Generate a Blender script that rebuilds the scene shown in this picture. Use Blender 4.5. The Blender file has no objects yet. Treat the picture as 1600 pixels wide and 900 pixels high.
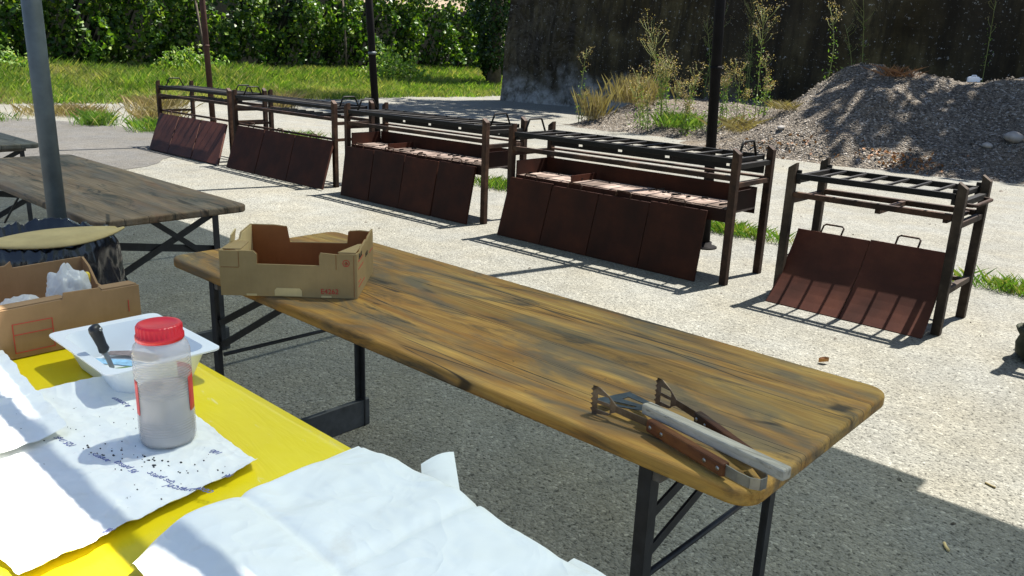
import bpy, math, random
import numpy as np
from mathutils import Vector, Matrix, noise as mn
random.seed(7); RNG = np.random.default_rng(7)
sc = bpy.context.scene
COL = sc.collection
R = math.radians
# ------------------------------------------------------------------ render settings / world
w = bpy.data.worlds.new("World"); sc.world = w; w.use_nodes = True
wn = w.node_tree; bg = wn.nodes["Background"]
sky = wn.nodes.new("ShaderNodeTexSky"); sky.sky_type = 'NISHITA'; sky.sun_disc = False
SUN = Vector((0.10, 0.49, 1.0)).normalized()          # towards the sun
sky.sun_elevation = math.asin(SUN.z); sky.sun_rotation = math.atan2(SUN.x, SUN.y)
sky.altitude = 200; sky.dust_density = 1.0
wn.links.new(sky.outputs[0], bg.inputs[0]); bg.inputs[1].default_value = 0.065
sl = bpy.data.lights.new("sun", 'SUN'); sl.energy = 5.0; sl.angle = R(0.5); sl.color = (1, .95, .87)
so = bpy.data.objects.new("sun", sl); COL.objects.link(so)
so.rotation_euler = (-SUN).to_track_quat('-Z', 'Y').to_euler(); so.location = (0, 10, 30)
sc.view_settings.view_transform = 'Standard'; sc.view_settings.look = 'None'
sc.view_settings.exposure = 1.7; sc.view_settings.gamma = 1
# ------------------------------------------------------------------ camera
cd = bpy.data.cameras.new("camera"); cam = bpy.data.objects.new("camera", cd); COL.objects.link(cam)
r_ = Vector((0.731296, 0.681088, 0.036409)); u_ = Vector((-0.214501, 0.178985, 0.960184)); f_ = Vector((-0.647453, 0.709989, -0.276985))
cam.matrix_world = Matrix(((r_.x, u_.x, -f_.x, 2.725583), (r_.y, u_.y, -f_.y, -1.209352), (r_.z, u_.z, -f_.z, 1.488263), (0, 0, 0, 1)))
cd.sensor_width = 36; cd.lens = 28.536; cd.clip_start = .05; cd.clip_end = 2000
sc.camera = cam

# ------------------------------------------------------------------ node helper
class G:
    def __init__(s, name):
        s.m = bpy.data.materials.new(name); s.m.use_nodes = True
        s.nt = s.m.node_tree; s.b = s.nt.nodes["Principled BSDF"]; s.out = s.nt.nodes["Material Output"]
        s.tc = s.nt.nodes.new("ShaderNodeTexCoord").outputs["Object"]
    def n(s, t): return s.nt.nodes.new(t)
    def L(s, a, b):
        if isinstance(a, bpy.types.NodeSocket): s.nt.links.new(a, b)
        elif isinstance(a, tuple) and len(a) == 3 and b.type == 'RGBA': b.default_value = (*a, 1)
        else: b.default_value = a
    def map(s, scale=(1, 1, 1), loc=(0, 0, 0), rot=(0, 0, 0), v=None):
        k = s.n("ShaderNodeMapping"); s.L(v or s.tc, k.inputs[0])
        k.inputs["Scale"].default_value = scale; k.inputs["Location"].default_value = loc; k.inputs["Rotation"].default_value = rot
        return k.outputs[0]
    def noise(s, scale, v=None, detail=4, rough=.55, dist=0):
        k = s.n("ShaderNodeTexNoise"); s.L(v or s.tc, k.inputs["Vector"])
        k.inputs["Scale"].default_value = scale; k.inputs["Detail"].default_value = detail
        k.inputs["Roughness"].default_value = rough; k.inputs["Distortion"].default_value = dist
        return k.outputs["Fac"]
    def vor(s, scale, v=None, out="Distance", feature='F1', rnd=1):
        k = s.n("ShaderNodeTexVoronoi"); k.feature = feature; s.L(v or s.tc, k.inputs["Vector"])
        k.inputs["Scale"].default_value = scale; k.inputs["Randomness"].default_value = rnd
        return k.outputs[out]
    def ramp(s, f, stops):
        k = s.n("ShaderNodeValToRGB"); s.L(f, k.inputs[0]); e = k.color_ramp.elements
        while len(e) < len(stops): e.new(.5)
        for q, (p, c) in zip(e, stops):
            q.position = p; q.color = (c, c, c, 1) if not isinstance(c, tuple) else (*c, 1)
        return k.outputs[0]
    def mix(s, f, a, b, mode='MIX'):
        k = s.n("ShaderNodeMix"); k.data_type = 'RGBA'; k.blend_type = mode
        s.L(f, k.inputs[0]); s.L(a, k.inputs[6]); s.L(b, k.inputs[7]); return k.outputs[2]
    def math(s, op, a, b=0.0):
        k = s.n("ShaderNodeMath"); k.operation = op; s.L(a, k.inputs[0]); s.L(b, k.inputs[1]); return k.outputs[0]
    def sep(s, v=None):
        k = s.n("ShaderNodeSeparateXYZ"); s.L(v or s.tc, k.inputs[0]); return k.outputs
    def white(s, v):
        k = s.n("ShaderNodeTexWhiteNoise"); k.noise_dimensions = '1D'; s.L(v, k.inputs["W"]); return k.outputs["Value"]
    def island(s): return s.n("ShaderNodeNewGeometry").outputs["Random Per Island"]
    def objrand(s): return s.n("ShaderNodeObjectInfo").outputs["Random"]
    def bump(s, h, strength=.3, dist=.005):
        k = s.n("ShaderNodeBump"); k.inputs["Strength"].default_value = strength; k.inputs["Distance"].default_value = dist
        s.L(h, k.inputs["Height"]); s.L(k.outputs[0], s.b.inputs["Normal"])
    def set(s, col=None, rough=None, metal=None, spec=None, **kw):
        if col is not None: s.L(col, s.b.inputs["Base Color"])
        if rough is not None: s.L(rough, s.b.inputs["Roughness"])
        if metal is not None: s.L(metal, s.b.inputs["Metallic"])
        if spec is not None: s.L(spec, s.b.inputs["Specular IOR Level"])
        for k, v in kw.items(): s.L(v, s.b.inputs[k])
        return s.m

def plain(name, col, rough=.6, metal=0., var=.25, scale=20, bump=0., spec=.5):
    g = G(name)
    lo = tuple(c * (1 - var) for c in col); hi = tuple(min(1, c * (1 + var)) for c in col)
    f = g.noise(scale, detail=5)
    if bump: g.bump(g.noise(scale * 3, detail=4), bump, .003)
    return g.set(g.ramp(f, [(.3, lo), (.7, hi)]), rough, metal, spec)

def m_ground(name, base, dark=.26):
    g = G(name)
    wv = g.n("ShaderNodeVectorMath"); wv.operation = 'ADD'; g.L(g.tc, wv.inputs[0])
    nz = g.n("ShaderNodeTexNoise"); g.L(g.tc, nz.inputs["Vector"]); nz.inputs["Scale"].default_value = 40
    sc_ = g.n("ShaderNodeVectorMath"); sc_.operation = 'SCALE'; g.L(nz.outputs["Color"], sc_.inputs[0]); sc_.inputs["Scale"].default_value = .018
    g.L(sc_.outputs[0], wv.inputs[1]); V_ = wv.outputs[0]
    cell = g.vor(85, V_, out="Color"); sx = g.n("ShaderNodeSeparateColor"); g.L(cell, sx.inputs[0])
    peb = g.ramp(sx.outputs[0], [(0, .74), (.5, .96), (.92, 1.08), (1, 1.5)])
    d = g.vor(85, V_)
    hole = g.ramp(g.noise(58, detail=4, rough=.70), [(.37, dark), (.455, 1.)])
    big = g.ramp(g.noise(.55, detail=6, rough=.6), [(.3, .86), (.7, 1.08)])
    mid = g.ramp(g.noise(5, detail=5, rough=.65), [(.3, .86), (.7, 1.1)])
    tint = g.ramp(g.noise(1.7, detail=4), [(.35, tuple(base)), (.7, (base[0] * 1.02, base[1] * .97, base[2] * .88))])
    c = g.mix(1., tint, peb, 'MULTIPLY'); c = g.mix(1., c, hole, 'MULTIPLY'); c = g.mix(1., c, big, 'MULTIPLY'); c = g.mix(1., c, mid, 'MULTIPLY')
    stain = g.ramp(g.noise(1.1, g.map(loc=(7, 3, 0)), detail=6, rough=.7), [(.62, 0.), (.75, .45)])
    c = g.mix(stain, c, tuple(x * .55 for x in base))
    cw = g.n('ShaderNodeVectorMath'); cw.operation = 'ADD'; g.L(g.tc, cw.inputs[0]); n3 = g.n('ShaderNodeTexNoise'); g.L(g.tc, n3.inputs['Vector']); n3.inputs['Scale'].default_value = 1.3; n3.inputs['Detail'].default_value = 5
    g.L(n3.outputs['Color'], cw.inputs[1]); cr = g.vor(.33, cw.outputs[0], feature='DISTANCE_TO_EDGE')
    c = g.mix(g.ramp(cr, [(.0012, .22), (.004, 0.)]), c, tuple(x * .25 for x in base))
    pale_ = g.ramp(g.noise(.8, g.map(loc=(1.5, 11, 0)), detail=6, rough=.7), [(.60, 0.), (.74, .35)]); c = g.mix(pale_, c, tuple(x * 1.45 for x in base))
    h = g.math('ADD', g.math('MULTIPLY', d, -1.2), g.noise(46, detail=4, rough=.72))
    g.bump(h, .65, .011)
    return g.set(c, .9, spec=.2)

def m_wood(name, lo, mid, hi, grey, gamt=.55, seed=0, warm=(.25, .10, .025)):
    g = G(name); x, y, z = g.sep()
    sft = g.n("ShaderNodeCombineXYZ"); pid = g.math('FLOOR', g.math('DIVIDE', g.math('ADD', y, g.math('MULTIPLY', g.noise(.9), .012)), .115))
    pr = g.white(g.math('ADD', pid, seed + .37)); g.L(g.math('MULTIPLY', pr, 7.), sft.inputs[0]); g.L(g.math('MULTIPLY', pr, 3.), sft.inputs[1])
    ad = g.n("ShaderNodeVectorMath"); ad.operation = 'ADD'; g.L(g.tc, ad.inputs[0]); g.L(sft.outputs[0], ad.inputs[1]); pv = ad.outputs[0]
    n1 = g.noise(2.0, g.map((.8, 5, 5), (seed, seed * 2, 0), v=pv), detail=6, rough=.58, dist=.9)
    c = g.ramp(n1, [(.30, lo), (.46, mid), (.66, hi)])
    fine = g.noise(3., g.map((.7, 42, 42), (seed, 1, 0), v=pv), detail=5, rough=.7, dist=.25)
    c = g.mix(1., c, g.ramp(fine, [(.32, .72), (.5, 1.), (.68, 1.10)]), 'MULTIPLY')
    c = g.mix(1., c, g.ramp(pr, [(0, (.80, .80, .80)), (.5, (1, .98, .95)), (1, (1.16, 1.08, .98))]), 'MULTIPLY')
    c = g.mix(g.ramp(g.noise(2.1, g.map((1.0, 4.5, 4.5), (seed * 3, 1, 0)), detail=7, rough=.62, dist=.9), [(.50, 0.), (.66, .55)]), c, warm)
    c = g.mix(g.ramp(g.noise(1.7, g.map((1.2, 4.2, 4.2), (seed * 5 + 2, 4, 0)), detail=7, rough=.62, dist=1.2), [(.455, 0.), (.62, gamt)]), c, grey)
    dk = g.noise(1.6, g.map((1.2, 6, 6), (seed + 9, 8, 0)), detail=9, rough=.70, dist=.9)
    c = g.mix(g.ramp(dk, [(.545, 0.), (.655, .88)]), c, (.030, .031, .024))
    c = g.mix(g.ramp(g.noise(2.2, g.map((.6, 34, 34), (seed + 3, 2, 0)), detail=7, rough=.8), [(.615, 0.), (.645, .9)]), c, (.018, .015, .010))
    ck = g.vor(1.0, g.map((1.1, 16, 1), (seed + 1, 3, 0)), feature='DISTANCE_TO_EDGE'); ckm = g.math('MULTIPLY', g.ramp(ck, [(.010, 1.), (.022, 0.)]), g.ramp(g.noise(2.3, g.map((1, 3, 1), (seed, 6, 0)), detail=3), [(.50, 0.), (.56, .85)]))
    c = g.mix(ckm, c, (.020, .016, .011))
    kn = g.vor(2.1, g.map((1.0, 2.3, 1), (seed, 0, 0)))
    c = g.mix(g.ramp(kn, [(.022, .9), (.035, .6), (.085, 0.)]), c, (.05, .035, .02))
    sp = g.noise(26, detail=3, rough=.7); c = g.mix(g.ramp(sp, [(.70, 0.), (.74, .7)]), c, (.03, .024, .016))
    fr = g.math('FRACT', g.math('DIVIDE', g.math('ADD', y, g.math('MULTIPLY', g.noise(.9), .012)), .115))
    seam = g.math('MULTIPLY', g.math('LESS_THAN', fr, .018), g.ramp(g.noise(1.3, g.map((1, 20, 1), (seed, 0, 0))), [(.38, .1), (.48, .95)]))
    c = g.mix(seam, c, (.016, .013, .010))
    hgt = g.math('SUBTRACT', g.math('ADD', g.math('MULTIPLY', fine, .5), g.math('MULTIPLY', n1, .3)), g.math('MULTIPLY', seam, .7))
    g.bump(hgt, .4, .0025)
    return g.set(c, g.ramp(fine, [(.3, .78), (.7, .55)]), spec=.25)

def m_rust(name, a, b, c3, rough=.75, scale=9, metal=.0, bumps=.3):
    g = G(name)
    n1 = g.noise(scale, detail=8, rough=.7); n2 = g.noise(scale * .28, g.map(loc=(3, 1, 5)), detail=4)
    c = g.ramp(n1, [(.3, a), (.5, b), (.72, c3)])
    c = g.mix(g.ramp(n2, [(.42, 0.), (.62, .9)]), c, tuple(q * .5 for q in a))
    rv = g.objrand(); c = g.mix(1., c, g.ramp(rv, [(0, .8), (1, 1.2)]), 'MULTIPLY')
    g.bump(g.noise(scale * 8, detail=4, rough=.7), bumps, .002)
    return g.set(c, rough, metal, .2)

def m_leaf(name, stops, trans=.35, rough=.55, dry=False):
    g = G(name)
    c = g.ramp(g.island(), stops)
    big = g.ramp(g.noise(.8, detail=3), [(.35, .75), (.65, 1.2)]); c = g.mix(1., c, big, 'MULTIPLY')
    if dry: c = g.mix(g.ramp(g.noise(.45, g.map((1, 1, .1)), detail=5, rough=.65), [(.50, 0.), (.67, .7)]), c, (.31, .27, .12))
    g.set(c, rough, spec=.35)
    t = g.n("ShaderNodeBsdfTranslucent"); g.L(g.mix(1., c, (1.5, 1.6, .6), 'MULTIPLY'), t.inputs[0])
    mx = g.n("ShaderNodeMixShader"); mx.inputs[0].default_value = trans
    g.L(g.b.outputs[0], mx.inputs[1]); g.L(t.outputs[0], mx.inputs[2]); g.L(mx.outputs[0], g.out.inputs[0])
    return g.m

MT = {}
MT['ground'] = m_ground('gravelly_concrete', (.190, .190, .170))
MT['patch'] = m_ground('old_asphalt', (.105, .103, .098), .6)
MT['soil'] = plain('grassy_soil', (.07, .075, .03), .95, var=.5, scale=3)
MT['hill'] = plain('dry_field', (.17, .125, .075), .95, var=.25, scale=.2)
MT['wood'] = m_wood('stained_ochre_wood', (.19, .098, .023), (.315, .172, .040), (.46, .285, .072), (.090, .088, .066), .74, 0, (.29, .112, .020))
MT['wood_grey'] = m_wood('weathered_grey_brown_wood', (.092, .060, .035), (.165, .115, .070), (.24, .178, .118), (.10, .098, .088), .55, 4.3, (.17, .085, .048))
MT['wood_dark'] = m_wood('dark_grey_wood', (.06, .055, .045), (.11, .105, .09), (.16, .155, .135), (.08, .085, .085), .6, 8.1, (.10, .085, .065))
MT['block'] = plain('raw_wood_block', (.13, .115, .10), .8, var=.3, scale=30)
MT['blackiron'] = plain('black_painted_steel', (.014, .015, .018), .55, 0, .5, 25, .2)
MT['footboard'] = plain('dark_weathered_board', (.045, .047, .05), .75, 0, .4, 18, .2)
MT['grate'] = m_rust('sooty_black_iron', (.004, .0036, .0032), (.007, .006, .005), (.016, .011, .009), .55, 14)
MT['post'] = m_rust('rusty_dark_steel', (.017, .008, .0045), (.038, .018, .010), (.085, .046, .026), .65, 12)
MT['post_pale'] = m_rust('weathered_brown_steel', (.028, .018, .012), (.055, .038, .026), (.10, .075, .055), .7, 12)
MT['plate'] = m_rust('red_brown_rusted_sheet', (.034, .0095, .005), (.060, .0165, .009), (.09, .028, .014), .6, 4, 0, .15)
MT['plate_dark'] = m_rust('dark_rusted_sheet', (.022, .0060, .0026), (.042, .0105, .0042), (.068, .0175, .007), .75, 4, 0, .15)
MT['ash'] = m_rust('ash_covered_brick', (.12, .088, .070), (.21, .160, .135), (.30, .245, .21), .9, 9)
MT['galv'] = plain('grey_galvanised_steel', (.075, .092, .10), .5, .2, .22, 14)
MT['polepaint'] = plain('dark_painted_pole', (.006, .005, .005), .75, 0, .4, 8, 0, .15)
MT['polerust'] = m_rust('brown_pole_paint', (.035, .017, .012), (.055, .027, .019), (.075, .04, .028), .7, 7)
MT['foil'] = plain('black_plastic_film', (.012, .014, .02), .22, 0, .3, 12, 0, .6)
MT['card'] = None
MT['white'] = plain('white_plastic', (.80, .82, .84), .38, 0, .03, 6)
MT['redlid'] = plain('red_plastic', (.62, .016, .028), .35, 0, .12, 15)
MT['redlabel'] = plain('red_label', (.60, .05, .05), .5, 0, .15, 30)
MT['redink'] = plain('red_ink', (.48, .04, .03), .8, 0, .1, 40)
MT['blackink'] = plain('black_ink', (.02, .02, .02), .8, 0, .1, 40)
MT['blueink'] = plain('blue_ink', (.16, .18, .38), .8, 0, .1, 60)
MT['steel'] = plain('worn_steel', (.34, .33, .31), .36, .85, .25, 40)
MT['bluesteel'] = plain('dark_heat_stained_steel', (.06, .075, .085), .42, .6, .4, 30)
MT['armsteel'] = m_rust('brown_stained_steel', (.09, .06, .045), (.16, .12, .09), (.24, .19, .15), .45, 25, .6)
MT['handle'] = m_wood('reddish_handle_wood', (.055, .018, .008), (.10, .035, .014), (.15, .06, .025), (.08, .03, .018), .3, 2.2)
MT['pale'] = m_wood('pale_greyed_wood', (.34, .31, .26), (.44, .41, .35), (.54, .51, .44), (.34, .33, .29), .4, 6.6, (.38, .33, .26))
MT['blackplastic'] = plain('black_plastic', (.012, .012, .014), .45, 0, .3, 20)
MT['stone'] = None

def m_card(name, col, rough=.85):
    g = G(name)
    f = g.noise(7, detail=5, rough=.6); fl = g.noise(3, g.map((40, 40, 5)), detail=3)
    c = g.ramp(f, [(.3, tuple(q * .82 for q in col)), (.7, tuple(q * 1.12 for q in col))])
    c = g.mix(1., c, g.ramp(fl, [(.35, .98), (.65, 1.02)]), 'MULTIPLY')
    g.bump(g.noise(60, detail=3), .08, .002)
    return g.set(c, rough, spec=.15)
MT['card'] = m_card('brown_cardboard', (.30, .185, .095))
MT['card_tan'] = m_card('tan_cardboard', (.35, .245, .115))
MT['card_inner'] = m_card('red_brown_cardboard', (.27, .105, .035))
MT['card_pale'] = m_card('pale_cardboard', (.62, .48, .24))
MT['card_olive'] = m_card('dull_yellow_cardboard', (.42, .33, .16))

def m_cloth():
    g = G('yellow_oilcloth')
    f = g.noise(4, detail=4)
    c = g.ramp(f, [(.3, (.80, .63, .008)), (.7, (.87, .70, .014))])
    sc_ = g.ramp(g.noise(3, g.map((4, 16, 1), rot=(0, 0, .6)), detail=5, rough=.7, dist=1.2), [(.64, 0.), (.69, .5)])
    c = g.mix(sc_, c, (.85, .78, .45))
    g.bump(g.math('ADD', g.noise(5, detail=3), g.math('MULTIPLY', g.noise(2.5, g.map((1, 5, 1)), detail=4, dist=1.), .8)), .35, .010)
    return g.set(c, .28, spec=.45)
MT['cloth'] = m_cloth()

def m_paper(name, col=(.87, .88, .84), rough=.8, spots=False):
    g = G(name)
    c = g.ramp(g.noise(6, detail=5, rough=.6), [(.3, tuple(q * .93 for q in col)), (.7, col)])
    st = g.ramp(g.noise(5, g.map(loc=(4, 4, 4)), detail=6, rough=.7), [(.60, 0.), (.75, .5)])
    c = g.mix(st, c, (.66, .62, .54))
    if spots:
        k = g.ramp(g.noise(45, detail=4, rough=.8), [(.68, 0.), (.71, .8)])
        c = g.mix(k, c, (.16, .13, .11))
    r1 = g.math('ABSOLUTE', g.math('SUBTRACT', g.noise(5, detail=2, dist=.9), .5)); r2 = g.math('ABSOLUTE', g.math('SUBTRACT', g.noise(11, g.map(loc=(3, 3, 3)), detail=2, dist=.6), .5))
    g.bump(g.math('ADD', g.math('MULTIPLY', r1, -2.), g.math('MULTIPLY', r2, -1.2)), .8, .010)
    return g.set(c, rough, spec=.25)
MT['paper'] = m_paper('white_paper', spots=True)
MT['paper_clean'] = m_paper('white_greaseproof_paper', (.84, .865, .835), .5)

def m_jar():
    g = G('milky_clear_plastic'); g.set((.70, .69, .69), .2, spec=.5)
    t = g.n("ShaderNodeBsdfTransparent"); t.inputs[0].default_value = (.93, .92, .93, 1)
    x, y, z = g.sep()
    rib = g.math('MULTIPLY', g.math('SINE', g.math('MULTIPLY', z, 1250.)), g.ramp(z, [(.09, 0.), (.10, 1.), (.165, 1.), (.175, 0.)]))
    rib2 = g.math('MULTIPLY', g.math('SINE', g.math('MULTIPLY', z, 1250.)), g.ramp(z, [(.02, 0.), (.022, 1.), (.05, 1.), (.055, 0.)]))
    g.bump(g.math('ADD', rib, rib2), .5, .0012)
    mx = g.n("ShaderNodeMixShader"); mx.inputs[0].default_value = .40
    g.L(t.outputs[0], mx.inputs[1]); g.L(g.b.outputs[0], mx.inputs[2]); g.L(mx.outputs[0], g.out.inputs[0])
    return g.m
MT['jar'] = m_jar()
def m_salt():
    g = G('greyish_salt')
    c = g.ramp(g.noise(30, detail=5, rough=.7), [(.35, (.27, .255, .25)), (.65, (.42, .40, .39))])
    c = g.mix(g.ramp(g.vor(170), [(.13, .9), (.2, 0.)]), c, (.06, .06, .06))
    return g.set(c, .9)
MT['salt'] = m_salt()

def m_bagw():
    g = G('thin_white_plastic_film'); g.set((.80, .83, .85), .28, spec=.6)
    t = g.n("ShaderNodeBsdfTranslucent"); t.inputs[0].default_value = (.8, .83, .85, 1)
    mx = g.n("ShaderNodeMixShader"); mx.inputs[0].default_value = .4
    g.L(g.b.outputs[0], mx.inputs[1]); g.L(t.outputs[0], mx.inputs[2])
    tr = g.n("ShaderNodeBsdfTransparent"); m2 = g.n("ShaderNodeMixShader"); m2.inputs[0].default_value = .38
    g.L(mx.outputs[0], m2.inputs[1]); g.L(tr.outputs[0], m2.inputs[2]); g.L(m2.outputs[0], g.out.inputs[0])
    return g.m
MT['bagw'] = m_bagw()

def m_wall():
    g = G('dark_aggregate_concrete')
    c = g.ramp(g.noise(1.1, detail=7, rough=.65), [(.32, (.020, .014, .006)), (.5, (.052, .040, .018)), (.68, (.11, .088, .042))])
    c = g.mix(g.ramp(g.noise(.35, g.map((1, 1, .5), (2, 3, 4)), detail=5), [(.45, 0.), (.65, .7)]), c, (.026, .021, .016))
    sp = g.ramp(g.noise(13, detail=3, rough=.85), [(.63, 0.), (.69, .9)])
    vs_ = g.noise(1.4, g.map((2.2, 2.2, .18), (3, 0, 0)), detail=6, rough=.65); c = g.mix(g.ramp(vs_, [(.42, .75), (.58, 0.)]), c, (.014, .011, .008))
    c = g.mix(sp, c, (.34, .33, .31))
    x, y, z = g.sep()
    near = g.math('MULTIPLY', g.ramp(g.math('ADD', g.math('MULTIPLY', z, .4), g.math('MULTIPLY', g.noise(1.2, detail=5), .8)), [(.50, 1.), (.80, 0.)]), g.ramp(g.math('MULTIPLY', g.math('ADD', x, 16.), .1), [(.45, 1.), (.95, 0.)]))
    pale = g.math('MULTIPLY', near, g.ramp(g.noise(3.5, detail=6, rough=.7), [(.38, .15), (.6, .85)]))
    c = g.mix(pale, c, (.34, .34, .33))
    sw = g.ramp(g.math('ABSOLUTE', g.math('SUBTRACT', g.noise(1.3, g.map(loc=(9, 2, 1)), detail=3, dist=2.2), .5)), [(.02, .12), (.09, 0.)])
    sw = g.math('MULTIPLY', sw, g.ramp(g.math('MULTIPLY', g.math('ADD', x, 16.), .1), [(.2, 1.), (.45, 0.)]))
    c = g.mix(sw, c, (.20, .17, .14))
    g.bump(g.noise(6, detail=8, rough=.7), .6, .04)
    return g.set(c, .95, spec=.15)
MT['wall'] = m_wall()

def m_gravel():
    g = G('grey_gravel')
    cc = g.n("ShaderNodeSeparateColor"); g.L(g.vor(34, out="Color"), cc.inputs[0])
    c = g.ramp(cc.outputs[0], [(0, (.058, .050, .042)), (.5, (.128, .110, .088)), (.85, (.20, .172, .137)), (1, (.34, .32, .29))])
    c = g.mix(1., c, g.ramp(g.noise(1.2, detail=5), [(.3, .75), (.7, 1.1)]), 'MULTIPLY')
    c = g.mix(g.ramp(g.noise(.9, g.map(loc=(5, 5, 0)), detail=5), [(.55, 0.), (.7, .5)]), c, (.125, .095, .06))
    g.bump(g.math('MULTIPLY', g.vor(34), -1.), .9, .05)
    return g.set(c, .95, spec=.15)
MT['gravel'] = m_gravel()
def m_isl(name, stops, rough=.9):
    g = G(name); return g.set(g.ramp(g.island(), stops), rough, spec=.2)
MT['stone'] = m_isl('loose_stone', [(0, (.065, .056, .046)), (.6, (.14, .122, .10)), (1, (.32, .285, .24))])
MT['rock'] = plain('grey_rock', (.22, .205, .185), .9, 0, .35, 6, .5)
MT['straw'] = m_leaf('dry_straw', [(0, (.15, .115, .05)), (.6, (.24, .19, .09)), (1, (.34, .28, .15))], .2)
MT['litter'] = m_leaf('dead_brown_leaves', [(0, (.12, .05, .02)), (1, (.28, .14, .06))], .1)
MT['grass'] = m_leaf('field_grass', [(0, (.05, .10, .013)), (.5, (.105, .185, .022)), (.84, (.17, .235, .045)), (1, (.36, .31, .14))], .42, dry=True)
MT['tuft'] = m_leaf('green_grass_blades', [(0, (.05, .12, .015)), (.7, (.12, .21, .03)), (1, (.28, .26, .09))], .35)
MT['vine'] = m_leaf('vine_leaves', [(0, (.010, .036, .005)), (.45, (.038, .092, .010)), (.8, (.10, .175, .018)), (1, (.19, .25, .035))], .30, .45)
MT['vineback'] = plain('hedge_interior_shade', (.004, .008, .002), .95, 0, .5, 2)  # near-black green paints the shade deep inside the hedge
MT['ivy'] = m_leaf('ivy_leaves', [(0, (.008, .025, .004)), (.6, (.018, .05, .008)), (1, (.05, .10, .015))], .25, .4)
MT['treeleaf'] = m_leaf('tree_leaves', [(0, (.02, .05, .008)), (1, (.06, .12, .02))], .3)
MT['bark'] = plain('tree_bark', (.09, .07, .05), .9, 0, .4, 6, .6)
MT['weedleaf'] = m_leaf('weed_leaves', [(0, (.06, .13, .02)), (.7, (.13, .22, .035)), (1, (.24, .27, .07))], .35)
MT['weedstem'] = plain('weed_stem', (.17, .19, .05), .8, 0, .3, 10)
MT['seed'] = m_leaf('tan_seed_heads', [(0, (.17, .12, .06)), (1, (.34, .26, .14))], .3)
def m_canopy():
    g = G('translucent_canopy_fabric'); g.set((.30, .37, .34), .8)
    t = g.n("ShaderNodeBsdfTransparent"); t.inputs[0].default_value = (.9, 1, .97, 1)
    tl = g.n("ShaderNodeBsdfTranslucent"); tl.inputs[0].default_value = (.13, .165, .140, 1)
    m1 = g.n("ShaderNodeMixShader"); m1.inputs[0].default_value = .45
    g.L(g.b.outputs[0], m1.inputs[1]); g.L(tl.outputs[0], m1.inputs[2])
    m2 = g.n("ShaderNodeMixShader"); m2.inputs[0].default_value = .13
    g.L(m1.outputs[0], m2.inputs[1]); g.L(t.outputs[0], m2.inputs[2]); g.L(m2.outputs[0], g.out.inputs[0])
    return g.m
MT['canopy'] = m_canopy()
def m_slip():
    g = G('printed_colour_slips')
    c = g.ramp(g.noise(14, detail=4), [(.35, (.85, .86, .86)), (.47, (.20, .42, .62)), (.53, (.80, .82, .84)), (.60, (.28, .40, .14)), (.68, (.35, .20, .22))])
    return g.set(c, .6)
MT['slip_blue'] = plain('blue_white_print', (.25, .45, .62), .5, 0, .6, 30)
MT['slip_green'] = plain('green_print', (.22, .33, .10), .5, 0, .5, 45)
MT['slip_brown'] = plain('brown_grey_print', (.25, .19, .18), .5, 0, .6, 50)
MT['yellowish'] = plain('yellow_plastic', (.7, .5, .03), .5, 0, .1, 20)
MT['olivepot'] = m_rust('mossy_cast_iron', (.03, .035, .02), (.055, .06, .04), (.10, .10, .075), .8, 18)

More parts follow.
